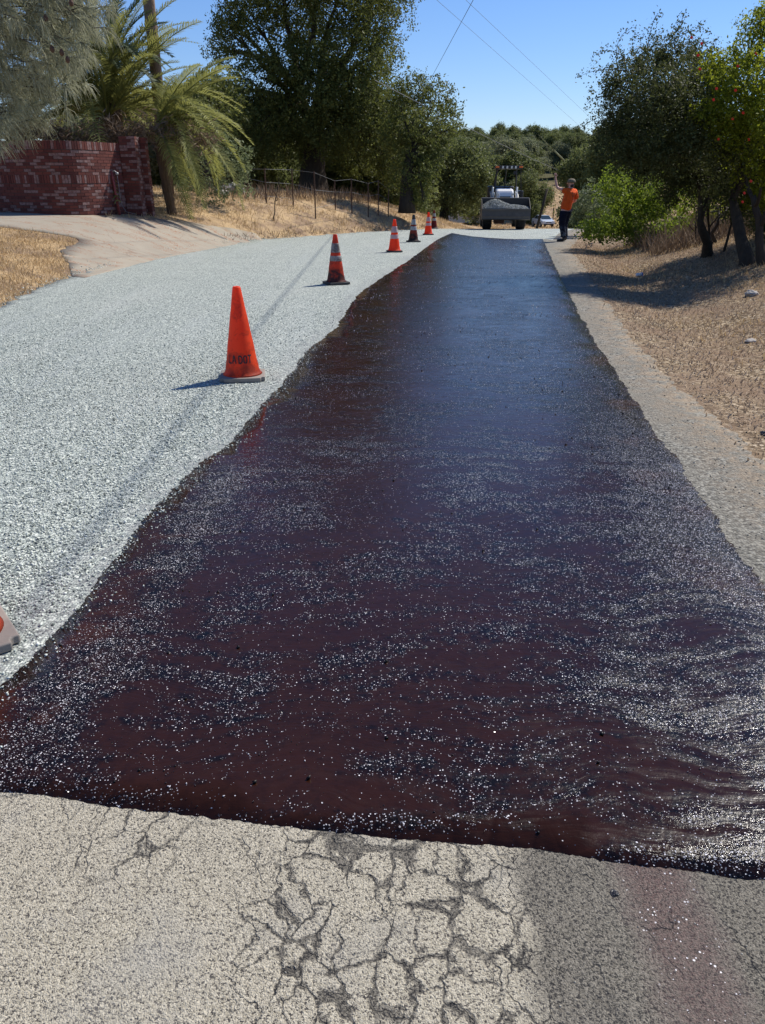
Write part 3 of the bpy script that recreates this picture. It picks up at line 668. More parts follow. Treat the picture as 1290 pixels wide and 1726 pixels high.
def PC(lst, y0, dy=1.5, seed=0):         # clumps given as (photo x, photo y, radius px) at about distance y0
    r_ = random.Random(seed); out = []
    for q in lst:
        y = (q[3] if q[3] > 9 else y0 + q[3]) if len(q) > 3 else y0 + r_.uniform(-dy, dy); c = at(q[0], q[1], y); r = q[2] * y / cp / F * .87
        out.append((c, (r, r * 1.05, r * .85)))
    return out

# the big oak on the bank
Y = 41; ob = at(528, 322, Y); ob.z = gz(ob.x, Y)
oak = [(600, -60, 90), (470, -40, 85), (540, -130, 95), (660, -20, 50, 1), (425, 25, 42), (395, 60, 36), (372, 85, 24), (385, 30, 26), (500, 40, 45, 2), (570, 20, 52, -2), (625, 50, 42), (648, 82, 30),
       (590, 95, 62, -3), (490, 110, 50, -3), (440, 130, 46, -4), (410, 178, 40), (385, 205, 45), (430, 210, 55, -3), (540, 150, 62, -4), (500, 195, 55, -2), (600, 150, 55, -4), (632, 135, 36), (565, 205, 55, -4), (620, 210, 52, -3),
       (655, 190, 40, -1), (400, 250, 40), (440, 260, 40, 3), (600, 262, 40, 2), (650, 250, 45, -2), (670, 290, 34, -2), (480, 240, 40, -2), (560, 250, 26, -4), (375, 160, 32, 1), (530, 95, 45, 3)]
tree('oak_tree', ob, ob + Vector((.25, .2, 3.0)), .62, PC([(q[0], q[1], q[2], Y + (q[3] if len(q) > 3 and q[3] > 0 else (q[3] * .5 if len(q) > 3 else (i * .618 % 1 - .4) * 4))) for i, q in enumerate(oak)], Y, 2.2, 1), .062, 170, M['oakleaf'], M['bark'], 'largest dark oak with a thick trunk, standing on the dry bank behind the wire fence', 'tree', seed=3, forks=6)
Y = 35; ob2 = at(686, 346, Y)
oak2 = [(700, 150, 30, 1), (735, 165, 32), (757, 195, 24), (765, 215, 14), (690, 200, 36, 1), (720, 210, 34), (748, 225, 20), (700, 250, 36), (735, 250, 22), (690, 290, 34), (720, 285, 28), (705, 320, 26), (692, 335, 15), (665, 230, 34, 1), (672, 165, 22, 1), (715, 345, 11)]
tree('oak_tree', ob2, at(690, 260, Y), .26, PC(oak2, Y, 1.0, 2), .055, 190, M['oakleaf'], M['bark'], 'leaning oak with foliage hanging low over the road edge, right of the largest oak', 'tree', seed=5, forks=3)
# oak by the crest, behind the cones
Y = 62; b3 = at(748, 366, Y)
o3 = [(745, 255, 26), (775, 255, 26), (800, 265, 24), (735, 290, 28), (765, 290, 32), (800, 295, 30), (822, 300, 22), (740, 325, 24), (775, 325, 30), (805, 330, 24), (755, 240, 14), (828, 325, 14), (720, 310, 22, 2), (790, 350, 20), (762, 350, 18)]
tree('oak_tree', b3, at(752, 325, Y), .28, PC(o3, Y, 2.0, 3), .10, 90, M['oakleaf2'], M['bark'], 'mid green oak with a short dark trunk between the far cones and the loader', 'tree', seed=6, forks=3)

# far wood of single trees: a few built, the rest copied
def proto(seed, h, mat):
    r_ = random.Random(seed); cl = []
    for k in range(16):
        a = r_.uniform(0, 6.28); q = r_.uniform(.0, .38) * h; z = r_.uniform(.16, .85) * h
        q *= 1.15 - .7 * abs(z / h - .5); cl.append((Vector((math.cos(a) * q, math.sin(a) * q, z)), h * r_.uniform(.13, .22)))
    cl.append((Vector((0, 0, .88 * h)), h * .13))
    return tree('hillside_tree', (0, 0, 0), (0, 0, h * .32), h * .022, cl, h * .016, 110, mat, M['bark'], None, None, seed=seed, forks=3)
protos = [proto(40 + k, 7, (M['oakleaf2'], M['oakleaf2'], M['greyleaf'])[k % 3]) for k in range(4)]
M['hazy'] = leafmat('hazed_distant_leaves', (.085, .10, .055), (.25, .265, .14), .34)  # distance haze put into a paler leaf colour
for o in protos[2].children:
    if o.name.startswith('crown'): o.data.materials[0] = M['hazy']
def place_tree(i, x, y, s, label, group, dz=-.2):
    pr = protos[i % len(protos)]
    if not pr.get('used'): o = pr; pr['used'] = 1
    else:
        o = copy_tree(pr)
    o.location = (x, y, gz(x, y) + dz); o.rotation_euler = (0, 0, (i * 2.399) % 6.283); o.scale = (s * (1 + .2 * math.sin(i * 1.7)), s * (1 + .2 * math.cos(i * 2.3)), s)
    tag(o, label, 'tree', group); return o
k = 0
rr_ = random.Random(5)
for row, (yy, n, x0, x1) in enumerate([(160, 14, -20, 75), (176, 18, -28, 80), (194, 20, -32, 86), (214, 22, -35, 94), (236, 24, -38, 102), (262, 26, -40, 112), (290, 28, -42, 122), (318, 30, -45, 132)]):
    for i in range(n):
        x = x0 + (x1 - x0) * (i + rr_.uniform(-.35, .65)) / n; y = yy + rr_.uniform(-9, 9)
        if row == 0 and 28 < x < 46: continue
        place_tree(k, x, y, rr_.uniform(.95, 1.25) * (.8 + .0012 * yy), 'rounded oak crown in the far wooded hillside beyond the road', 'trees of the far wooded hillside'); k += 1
o = place_tree(k, *at(945, 300, 345).xy, 1.9, 'tallest rounded tree on the skyline of the wooded hill, straight above the worker', None); o.location.z = gz(o.location.x, 345) + 0.5; k += 1
# trees just past the crest and in the field
for px, yy, s, lab in [(700, 80, 1.1, 'shady tree behind the low oak boughs above the third and fourth cones'), (722, 95, 1.25, 'tree glimpsed above the two farthest cones, behind the crest oak'), (860, 125, 1.25, 'tree behind the cab of the loader'), (800, 110, 1.15, 'tree behind the left edge of the loader bucket'),
                       (892, 118, 1.0, 'low spreading tree above the leaning dark pole, right of the loader'), (840, 150, 1.35, 'tall tree in the field edge straight behind the loader roof'), (985, 70, .95, 'dark bushy tree right behind the worker, beside the utility pole'), (1010, 60, 1.0, 'dark tree right of the thin utility pole, above the roadside shrubs'),
                       (1040, 85, 1.5, 'tree on the right edge of the far field behind the bright shrubs')]:
    x = (px - 645) / F * (yy * cp + 2); place_tree(k, x, yy, s, lab, None); k += 1
# wood behind the bank
for i in range(34):
    yy = [46, 52, 60, 70, 82][i % 5] + rr_.uniform(-3, 3); px = 180 + (i * 137.5) % 540
    x = (px - 645) / F * yy * .95
    if x > 0 and yy < 50: continue
    place_tree(k, x, yy, rr_.uniform(.62, .92), 'dim tree in the wood behind the wire fence on the bank', 'trees in the wood behind the bank', -.1); k += 1

# grey-green shrub trees beside the palms
Y = 27.5
tree('leafy_shrub', at(330, 352, Y), at(335, 300, Y), .07, PC([(330, 215, 34), (352, 240, 38), (385, 262, 36), (345, 290, 42), (390, 300, 34), (412, 318, 16), (318, 322, 26), (365, 325, 22), (305, 260, 26), (340, 190, 22), (405, 280, 20), (312, 205, 18)], Y, 1.1, 9), .045, 120, M['greyleaf'], M['bark'], 'loose grey-green shrub with many thin stems right of the palm trunk', 'shrub', seed=12, forks=4)
Y = 33
tree('evergreen_tree', at(345, 325, Y), at(350, 250, Y), .2, PC([(350, 150, 26), (375, 140, 24), (335, 165, 18), (362, 178, 34), (330, 195, 26), (385, 200, 34), (395, 165, 20), (300, 200, 22, 2)], Y, 1.2, 10), .07, 80, M['oakleaf'], M['bark'], 'small dark evergreen between the palm fronds and the largest oak', 'tree', seed=13, forks=3)
# right side: dark small-leaved tree and flowering one
Y = 14.6
dk = [(1080, 110, 40, 1), (1120, 100, 48), (1040, 140, 36), (1060, 175, 52), (1110, 160, 60, -1), (1150, 140, 50, .5), (1040, 215, 42), (1090, 220, 64, 0), (1150, 210, 60, 1), (1060, 260, 40), (1110, 270, 46, .8), (1160, 270, 50, 0), (1200, 240, 55, 1), (1200, 170, 50, 1.2), (1210, 290, 44, 1), (1250, 300, 46, .5), (1085, 290, 24, 0), (1170, 95, 36, 1), (1135, 300, 26, 1),
      (1250, 345, 34, 1), (1190, 320, 34, 1), (1110, 250, 50, -1), (1170, 240, 56, -1.2), (1230, 250, 54, -1), (1160, 305, 36, .2), (1220, 320, 38, -.4), (1070, 250, 36, -.6), (1100, 190, 56, .4), (1150, 180, 54, -.9), (1200, 130, 44, .3), (1290, 300, 60, .6), (1340, 260, 70, 1), (1350, 180, 80, .5), (1330, 330, 60, 1.5), (1400, 300, 80, 2), (1280, 250, 60, 2), (1380, 220, 90, 2), (1290, 380, 36, 1.6), (1130, 330, 26, .5), (1220, 290, 50, 1.8)]
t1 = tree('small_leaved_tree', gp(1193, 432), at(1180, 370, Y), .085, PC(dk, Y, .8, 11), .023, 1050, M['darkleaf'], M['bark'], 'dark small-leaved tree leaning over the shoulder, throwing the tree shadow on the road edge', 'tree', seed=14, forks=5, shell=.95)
# long sprays against the sky
mb = MB(); sv = []; base = Vector(t1.location)
r_ = np.random.default_rng(3); sprays = [((1075, 120), (1032, 65), (1000, 95)), ((1090, 100), (1095, 40), (1110, 22)), ((1110, 95), (1140, 60), (1155, 20)), ((1100, 90), (1160, 50), (1183, 46)), ((1060, 120), (1010, 110), (974, 130)), ((1050, 190), (1005, 190), (972, 222)), ((1050, 150), (1020, 60), (1070, 45)), ((1045, 200), (1010, 215), (988, 236)), ((1060, 170), (1010, 150), (990, 175)), ((1140, 90), (1130, 60), (1150, 35)), ((1060, 240), (1020, 240), (1012, 270))]
Vs = []
for sidx, (a, b, c) in enumerate(sprays):
    A_, B_, C_ = at(*a, Y + r_.uniform(-.4, .4)), at(*b, Y), at(*c, Y + r_.uniform(-.5, .5)); pts = [A_.lerp(B_, t_).lerp(B_.lerp(C_, t_), t_) - base for t_ in np.linspace(0, 1, 12)]
    mb.tube(pts, [.008 * (1 - .8 * j / 11) for j in range(12)], 5)
    for j in range(3, 12):
        for _ in range(9):
            p0 = np.array(pts[j]) + r_.normal(size=3) * .045; Vs.append(p0)
n = len(Vs); ctr = np.array(Vs); d = r_.normal(size=(n, 3)); d /= np.linalg.norm(d, axis=1)[:, None]; t2_ = np.cross(d, r_.normal(size=(n, 3))); t2_ /= np.linalg.norm(t2_, axis=1)[:, None]
V = np.stack([ctr - d * .024, ctr - t2_ * .012, ctr + d * .024, ctr + t2_ * .012], 1).reshape(-1, 3); i = np.arange(0, len(V), 4)
npmesh('spray_leaves', V, np.column_stack([i, i + 1, i + 2, i + 3]), M['darkleaf'], t1, attr=np.repeat(r_.random(n), 4)); mb.build('spray_twigs', M['bark'], t1)
Y = 13.6
pm = [(1290, 60, 45), (1240, 110, 40), (1210, 150, 34), (1270, 130, 55), (1250, 180, 55, -.4), (1300, 200, 60), (1220, 200, 36, -.5), (1275, 250, 50, .4), (1350, 150, 80), (1360, 260, 70), (1340, 60, 60), (1310, 310, 45, .5), (1280, 330, 34, .6), (1400, 330, 60), (1275, 50, 22), (1290, 15, 20), (1190, 190, 30, -.3), (1230, 230, 36, -.4), (1290, 270, 50, -.2), (1200, 110, 26, .4)]
t2 = tree('pomegranate_tree', gp(1262, 446), at(1235, 335, 14), .10, PC(pm, Y, .8, 12), .024, 800, M['pomleaf'], M['bark'], 'bright yellow-green tree dotted with red flowers at the right edge', 'tree', seed=15, forks=4, shell=.7)
base = Vector(t2.location)
for q, (px, py) in enumerate([(1244, 111), (1208, 149), (1240, 152), (1166, 63), (1183, 73), (1180, 116), (1203, 168), (1177, 93), (1253, 190), (1211, 234), (1295 - 40, 325), (1266, 305), (1252, 340), (1235, 200), (1275, 90), (1262, 235)]):
    f_ = MB(); c = at(px, py, Y - .75 - (q % 3) * .1) - base
    for j in range(6):
        a_ = j * 1.047 + q; e = Vector((math.cos(a_), -.3 + .5 * math.sin(q + j), math.sin(a_))) * .02; s_ = e.cross(Vector((0, 1, 0))).normalized() * .014
        f_.add([c, c + e * .6 + s_, c + e * 1.2, c + e * .6 - s_], [(0, 1, 2, 3)])
    f_.lathe([(.004, -.013), (.011, 0), (.008, .008)], 8, tuple(c)); f_.build('flower', M['flower'], t2)
# shrubs at the right behind
def bush(cl, Y, bpx, label, mat, leaf=.04, dens=130, seed=1, name='roadside_shrub', r0=.04, dy=.8):
    b = gp(*bpx); return tree(name, b, b + Vector((0, 0, .5)), r0, PC(cl, Y, dy, seed), leaf, dens, mat, M['bark'], label, 'shrub', seed=seed, forks=3, shell=.8)
bush([(1040, 300, 26), (1020, 318, 22), (1060, 320, 34), (1085, 340, 34), (1045, 345, 30), (1075, 300, 22), (1030, 365, 22), (1065, 375, 24), (1045, 390, 22), (1075, 392, 20), (1020, 392, 18)], 21, (1060, 408), 'bright lime green shrub with upright shoots, above the low bush by the shoulder', M['limeleaf'], seed=21, dens=300)
bush([(1000, 385, 22), (1020, 385, 24), (992, 397, 14), (1040, 390, 20), (985, 385, 12)], 20.5, (1012, 410), 'low bright green bush at the shoulder edge right of the worker', M['limeleaf'], seed=22, leaf=.035, dens=450)
bush([(1110, 320, 34), (1130, 350, 34), (1100, 360, 30), (1120, 385, 24), (1145, 315, 30), (1150, 380, 20), (1100, 300, 24)], 20, (1095, 405), 'lime green shrub in front of the straw-coloured thicket, left of the dark leaning tree', M['limeleaf'], seed=23, leaf=.035, dens=260)
bush([(985, 345, 22), (975, 360, 18), (1000, 330, 26), (1010, 350, 24), (970, 340, 14), (985, 372, 16)], 27, (985, 395), 'olive green shrub behind the worker and the low bright bush', M['greyleaf'], seed=24, leaf=.045, dens=260)
bush([(1060, 390, 26), (1085, 388, 22), (1110, 395, 16)], 22, (1075, 408), 'dark scrubby bush at the foot of the lime green shrubs', M['darkleaf'], seed=25, leaf=.035, dens=400)
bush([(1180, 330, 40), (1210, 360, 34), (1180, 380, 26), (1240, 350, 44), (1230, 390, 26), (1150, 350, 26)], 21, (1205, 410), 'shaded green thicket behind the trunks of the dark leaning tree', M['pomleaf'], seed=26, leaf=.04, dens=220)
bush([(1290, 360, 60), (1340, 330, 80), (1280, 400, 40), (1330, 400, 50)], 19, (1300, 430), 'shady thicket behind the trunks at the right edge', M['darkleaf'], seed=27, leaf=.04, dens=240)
bush([(1400, 250, 120), (1480, 300, 140), (1420, 380, 90)], 16, (1420, 470), 'dense green shrub continuing past the right edge', M['darkleaf'], seed=28, leaf=.05, dens=80)
# thin stems
for px, py, tpx, tpy, r0_, lab in [(1204, 428, 1195, 350, .035, 'slim dark stem just right of the dark leaning tree trunk'), (1222, 424, 1250, 340, .03, 'thin stem leaning right between the two dark trunks'), (1284, 446, 1270, 330, .085, 'thick dark trunk at the right edge under the flowering tree'), (1172, 412, 1172, 372, .025, 'short thin stem in the dry thicket left of the dark leaning tree')]:
    b = gp(px, py); mb = MB(); pts = limb(mb, Vector((0, 0, -.1)), at(tpx, tpy, b.y) - b, r0_, r0_ * .5, 0, 7, 7, .05)
    for q in range(4): limb(mb, pts[4 + q % 3], pts[-1] + Vector((random.uniform(-.5, .5), random.uniform(-.5, .5), random.uniform(.0, .8))), r0_ * .5, r0_ * .15, 0)
    o = mb.build('tree_stem', M['bark'], smooth=True); o.location = b; tag(o, lab, 'tree stem')

# ------------------------------------------------------------------ palms
def frond_mesh(L_, droop, seed, leafl=.5, n=64, mat=None):
    r_ = random.Random(seed); V = []; Fc = []; A = []
    def pt(t_): return Vector((L_ * (t_ * .96 - .18 * droop * t_ ** 3), 0, L_ * (.10 * t_ - droop * .62 * t_ ** 2.3)))
    N = 18; path = [pt(i / N) for i in range(N + 1)]
    for i in range(n):
        t_ = .12 + .88 * i / n; p = pt(t_); tg = (pt(min(1, t_ + .02)) - pt(t_ - .02)).normalized(); up = Vector((-tg.z, 0, tg.x)); ll = leafl * (math.sin(math.pi * min(1, (t_ * .85 + .12))) ** .6) * r_.uniform(.85, 1.1)
        for s in (-1, 1):
            fold = r_.uniform(.15, .6); dirv = (tg * .75 + Vector((0, s, 0)) * .85 + up * fold).normalized(); w_ = tg * .015
            m_ = p + dirv * ll * .55; e = p + dirv * ll + Vector((0, 0, -.22 * ll * r_.uniform(.5, 1.6)))
            k_ = len(V); V += [p - w_, p + w_, m_ + w_ * 1.1, m_ - w_ * 1.1, e]; Fc += [(k_, k_ + 1, k_ + 2), (k_, k_ + 2, k_ + 3), (k_ + 3, k_ + 2, k_ + 4)]; A += [r_.random()] * 5
    for i in range(N):                 # rachis as a flat three-sided bar
        for q, (a, b) in enumerate(((path[i], path[i + 1]),)):
            wa, wb = .035 * (1 - i / N) + .006, .035 * (1 - (i + 1) / N) + .006; k_ = len(V)
            V += [a + Vector((0, wa, 0)), a - Vector((0, wa, 0)), a - Vector((0, 0, wa)), b + Vector((0, wb, 0)), b - Vector((0, wb, 0)), b - Vector((0, 0, wb))]
            Fc += [(k_, k_ + 3, k_ + 4), (k_, k_ + 4, k_ + 1), (k_ + 1, k_ + 4, k_ + 5), (k_ + 1, k_ + 5, k_ + 2), (k_ + 2, k_ + 5, k_ + 3), (k_ + 2, k_ + 3, k_)]; A += [.9] * 6
    return V, Fc, A
def palm(base, crown, rtrunk, L_, nf, mat, label, seed, up=(-.3, 1.1), arcs=None, leafl=.42):
    root = empty('palm_tree', base); base = Vector(base); c = Vector(crown) - base; mb = MB()
    pts = [Vector((0, 0, -.2)).lerp(c, i / 14) for i in range(15)]; mb.tube(pts, [rtrunk * (1.12 if i % 2 else .98) for i in range(14)] + [rtrunk * 1.3], 12); mb.build('trunk', M['palmbark'], root)
    r_ = random.Random(seed); ms = [frond_mesh(L_, d, seed + q, leafl) for q, d in enumerate((.45, .8, 1.15, 1.5))]; mesh = [None] * 4
    for i in range(nf):
        el_ = up[0] + (up[1] - up[0]) * ((i * .7548) % 1); az_ = arcs[0] + (arcs[1] - arcs[0]) * ((i * .5698 + r_.uniform(-.03, .03)) % 1) if arcs else i * .5698 * 2 * math.pi + r_.uniform(-.2, .2)
        v = min(3, max(0, int((1.1 - el_) * 2.2))) if not r_.random() < .25 else r_.randrange(4)
        if mesh[v] is None: o = npmesh('frond', *ms[v][:2], mat, root, attr=ms[v][2]); mesh[v] = o.data
        else: o = bpy.data.objects.new('frond', mesh[v]); COL.objects.link(o); o.parent = root
        o.location = c + Vector((math.cos(az_), math.sin(az_), 0)) * rtrunk * .7; o.rotation_euler = (r_.uniform(-.4, .4), -el_, az_); s = r_.uniform(.75, 1.1); o.scale = (s, s, s)
    # dead skirt
    V, Fc, A = leafcloud([((c.x, c.y, c.z - .25), (rtrunk * 1.5, rtrunk * 1.5, .25))], .10, 100, seed, .12); npmesh('dead_frond_stubs', V, Fc, M['deadleaf'], root, attr=A)
    return tag(root, label, 'palm tree')
y = 25.6; c1 = at(180, 196, y); palm((c1.x, c1.y, gz(c1.x, c1.y)), c1, .28, 4.1, 74, M['palmleaf'], 'wide palm with long arching green fronds directly behind the brick wall', 31, up=(.12, 1.3))
y = 25.5; c1 = at(185, 105, y); palm((c1.x, c1.y, gz(c1.x, c1.y)), c1, .16, 2.3, 26, M['palmdark'], 'upper palm with dark bluish fronds against the sky, beside the utility pole', 33, up=(-.1, 1.3), leafl=.36)
y = 23.6; c1 = at(262, 212, y); b = at(290, 350, y); palm((b.x, b.y, b.z - .1), c1, .13, 2.9, 30, M['palmleaf'], 'palm with the bare slim trunk right of the brick pillar and drooping fronds', 35, up=(-.25, 1.0), arcs=(-1.15, 1.5), leafl=.4)
y = 24.0; c1 = at(30, 235, y); palm((c1.x, c1.y, gz(c1.x, c1.y)), c1, .25, 2.2, 22, M['palmleaf'], 'low palm at the left edge behind the wall, half hidden by pine needles', 37, up=(.1, 1.2))
# dead plant litter above the wall
b = at(150, 225, 23.0); V, Fc, A = leafcloud([((b.x + i * .55 - 3, 22.9, b.z - .05 + .1 * math.sin(i)), (.4, .35, .28)) for i in range(12)], .12, 190, 8, .07, .9)
o = npmesh('dry_creeper', V - np.array([b.x, b.y, b.z]), Fc, M['deadleaf'], attr=A); o.location = b; tag(o, 'tangle of dry stems and dead fronds spilling along the top of the brick wall', 'dry plant')

# ------------------------------------------------------------------ pine with drooping grey needles, top left
bx, by = -9.6, 15.5; base = Vector((bx, by, gz(bx, by))); pine = empty('pine_tree', base); mb = MB()
mb.tube([Vector((0, 0, -.2)), Vector((0, 0, 2)), Vector((.1, 0, 4.5)), Vector((0, .1, 8))], [.24, .2, .15, .05], 12)
tufts = []; r_ = random.Random(4)
targets = []
for px in range(-60, 205, 17):
    for py in range(-70, 235, 17):
        lim = 205 - .0018 * max(0, py - 60) ** 2 * 1.6 if py > 0 else 215
        if px > (168 - max(0, -py) * .2 if py < 60 else 160 - (py - 60) * .45 if py < 140 else 122 - (py - 140) * 1.2): continue
        targets.append(at(px + r_.uniform(-12, 12), py + r_.uniform(-12, 12), r_.uniform(13.5, 16.8)))
for t_ in r_.sample(targets, 46):
    a = Vector((0, 0, max(1.2, t_.z - base.z - .5 + r_.uniform(-.3, .6)))); limb(mb, a, t_ - base, .035, .008, .06, 7, 5, .07)
V = []; A = []
for t_ in targets:
    c = t_ - base; out = Vector((1, -.3, -.25)).normalized()
    for s_ in range(3):
        cc = c + Vector([r_.gauss(0, .16) for _ in range(3)]); ax = (out + Vector([r_.gauss(0, .55) for _ in range(3)])).normalized(); tv = r_.random()
        limb(mb, cc - ax * .25, cc, .006, .004, 0, 2, 4)
        for _ in range(34):
            d = (ax * .75 + Vector([r_.gauss(0, .52) for _ in range(3)]) + Vector((0, 0, -.28))).normalized(); L_ = r_.uniform(.17, .30); s = d.cross(Vector([r_.gauss(0, 1) for _ in range(3)])).normalized() * .0048
            p0 = cc - ax * r_.uniform(0, .16); mid = p0 + d * L_ * .6; e = p0 + d * L_ + Vector((0, 0, -.10 * L_ / .25))
            V += [p0 - s, p0 + s, mid + s, mid - s, e + s * .3, e - s * .3]; A += [tv * .5 + r_.random() * .5] * 6
n = len(V) // 6; i = np.arange(n) * 6
mb.build('trunk', M['bark'], pine, smooth=True)
npmesh('needles', np.array(V), np.concatenate([np.column_stack([i, i + 1, i + 2, i + 3]), np.column_stack([i + 3, i + 2, i + 4, i + 5])]), M['needle'], pine, attr=np.array(A))
for px, py in [(77, 30), (88, 82), (114, 100), (120, 4), (104, 88)]:
    c = at(px, py, 13.4) - base; m_ = MB(); m_.lathe([(.008, -.05), (.032, -.03), (.036, 0), (.022, .035), (.005, .05)], 10, tuple(c)); m_.build('pine_cone', M['conepine'], pine)
tag(pine, 'grey-green long-needled pine whose boughs hang into the top left corner', 'tree')

# ------------------------------------------------------------------ brick wall
wall_px = [(-150, 20.9, 351), (-60, 21.2, 351), (0, 21.1, 351), (50, 20.6, 354), (110, 20.3, 357), (150, 20.5, 356), (185, 21.0, 354), (215, 21.6, 352), (238, 22.15, 350)]
wp = [((px - 645) / F * (yy * cp + 1.0), yy) for px, yy, b in wall_px]
curve = cat(wp, .02); arc = [0]
for a, b in zip(curve[:-1], curve[1:]): arc.append(arc[-1] + math.hypot(b[0] - a[0], b[1] - a[1]))
arc = np.array(arc); cx_ = np.array([c[0] for c in curve]); cy_ = np.array([c[1] for c in curve]); Ltot = arc[-1]
def wpos(s): 
    x, y = np.interp(s, arc, cx_), np.interp(s, arc, cy_); e = .05; dx = np.interp(s + e, arc, cx_) - np.interp(s - e, arc, cx_); dy = np.interp(s + e, arc, cy_) - np.interp(s - e, arc, cy_); L_ = math.hypot(dx, dy) or 1
    return Vector((x, y, 0)), Vector((dx / L_, dy / L_, 0)), Vector((dy / L_, -dx / L_, 0))    # point, tangent, outward (toward the road)
ztop = at(110, 236, 20.3).z; w0 = Vector((wp[4][0], wp[4][1], 0)); wroot = empty('brick_wall', (w0.x, w0.y, gz(w0.x, w0.y))); wo = Vector(wroot.location)
def brick(mb, s, z, L_, H, face=.0, dep=.1, a=.5):
    p, t_, o_ = wpos(min(max(s, .06), Ltot - .06)); c = p + o_ * (face - dep / 2) + Vector((0, 0, z)) - wo
    hx = t_ * L_ / 2; hy = o_ * dep / 2; hz = Vector((0, 0, H / 2)); j = Vector([random.uniform(-.0015, .0015) for _ in range(3)])
    mb.add([c + j + sx * hx + sy * hy + sz * hz for sz in (-1, 1) for sx, sy in ((-1, -1), (1, -1), (1, 1), (-1, 1))], [(3, 2, 1, 0), (4, 5, 6, 7), (0, 1, 5, 4), (1, 2, 6, 5), (2, 3, 7, 6), (3, 0, 4, 7)], a)
mb = MB(); z = ztop; row = 0; CH = .070
while z > ztop - 2.3:
    if row in (0, 9):                  # soldier courses
        s = .04
        while s < Ltot - .05: brick(mb, s, z - .095, .058, .185, .003 + random.uniform(0, .006), a=random.random()); s += .07
        z -= .2
    else:
        s = .1 + (row % 2) * .1
        while s < Ltot - .1: brick(mb, s, z - CH / 2, .198, CH - .011, random.uniform(-.003, .004), a=random.random()); s += .21
        z -= CH
    row += 1
mb.build('brickwork', M['brick'], wroot)
mb = MB(); vs = []; N = 60
for i in range(N + 1):
    p, t_, o_ = wpos(Ltot * i / N); 
    for f_, zz in ((-.006, ztop - 2.4), (-.006, ztop - .006), (-.26, ztop - .006), (-.26, ztop - 2.4)): vs.append(p + o_ * f_ + Vector((0, 0, zz)) - wo)
mb.add(vs, [(i * 4 + j, (i + 1) * 4 + j, (i + 1) * 4 + (j + 1) % 4, i * 4 + (j + 1) % 4) for i in range(N) for j in range(4)] + [(0, 1, 2, 3), (N * 4 + 3, N * 4 + 2, N * 4 + 1, N * 4)]); mb.build('mortar_core', M['mortar'], wroot)
tag(wroot, 'long curved red brick wall with whitewash smears, below the palms', 'wall')
def pillar(px0, px1, yy, topy, label, side=.0):
    x0 = (px0 - 645) / F * (yy * cp + 1.0); x1 = (px1 - 645) / F * (yy * cp + 1.0); zt = at((px0 + px1) / 2, topy, yy).z; w_ = x1 - x0; root = empty('brick_pillar', (x0 + w_ / 2, yy + w_ / 2, gz(x0, yy))); o0 = Vector(root.location); mb = MB(); z = zt; row = 0
    while z > zt - 2.4:
        for f_ in range(4):
            ang = f_ * math.pi / 2; rot = Matrix.Rotation(ang, 3, 'Z'); nb_ = max(1, round(w_ / .2))
            for k_ in range(nb_ + 1):
                off_ = -w_ / 2 + (k_ + (0 if row % 2 else .5)) * (w_ / nb_); L_ = w_ / nb_ - .012
                a_, b_ = max(-w_ / 2 + .004, off_ - L_ / 2), min(w_ / 2 - .004, off_ + L_ / 2)
                if b_ - a_ < .02: continue
                c = rot @ Vector(((a_ + b_) / 2, -w_ / 2 + .03 + random.uniform(-.003, .003), 0)) + Vector((0, 0, z - CH / 2 - o0.z)); mb.box(c, (b_ - a_, .06, CH - .011), rot, random.random())
        z -= CH; row += 1
    mb.build('brickwork', M['brick'], root); mb = MB(); mb.box((0, 0, zt - 1.2 - o0.z), (w_ - .03, w_ - .03, 2.38)); mb.build('mortar_core', M['mortar'], root); return tag(root, label, 'pillar')
pillar(229, 254, 21.9, 229, 'square red brick pillar ending the curved wall')
pillar(254.5, 270, 22.3, 231, 'narrower brick pillar set back against the end pillar, nearest the palm trunk')
# red standpipe at the wall
b = gp(202, 362); pr = empty('standpipe', b); mb = MB(); mb.tube([(0, 0, -.05), (-.04, 0, .55), (-.07, 0, 1.05)], .033, 10); mb.build('pipe', M['redpipe'], pr, smooth=True)
mb = MB(); mb.tube([(-.07, 0, 1.02), (.0, -.01, 1.06), (.06, -.02, 1.02)], .014, 8); mb.lathe([(.03, -.03), (.045, 0), (.03, .03)], 12, (.07, -.02, .99)); mb.build('tap', M['greyp'], pr, smooth=True); tag(pr, 'thin red upright pipe with a small tap in front of the brick wall', 'pipe')
mb = MB(); mb.tube([(.07, -.02, .97), (.08, -.03, .5), (.1, -.05, .25), (.2, -.08, .08), (.45, -.1, .02)], .007, 6); o = mb.build('hose', M['wire'], pr, smooth=True)

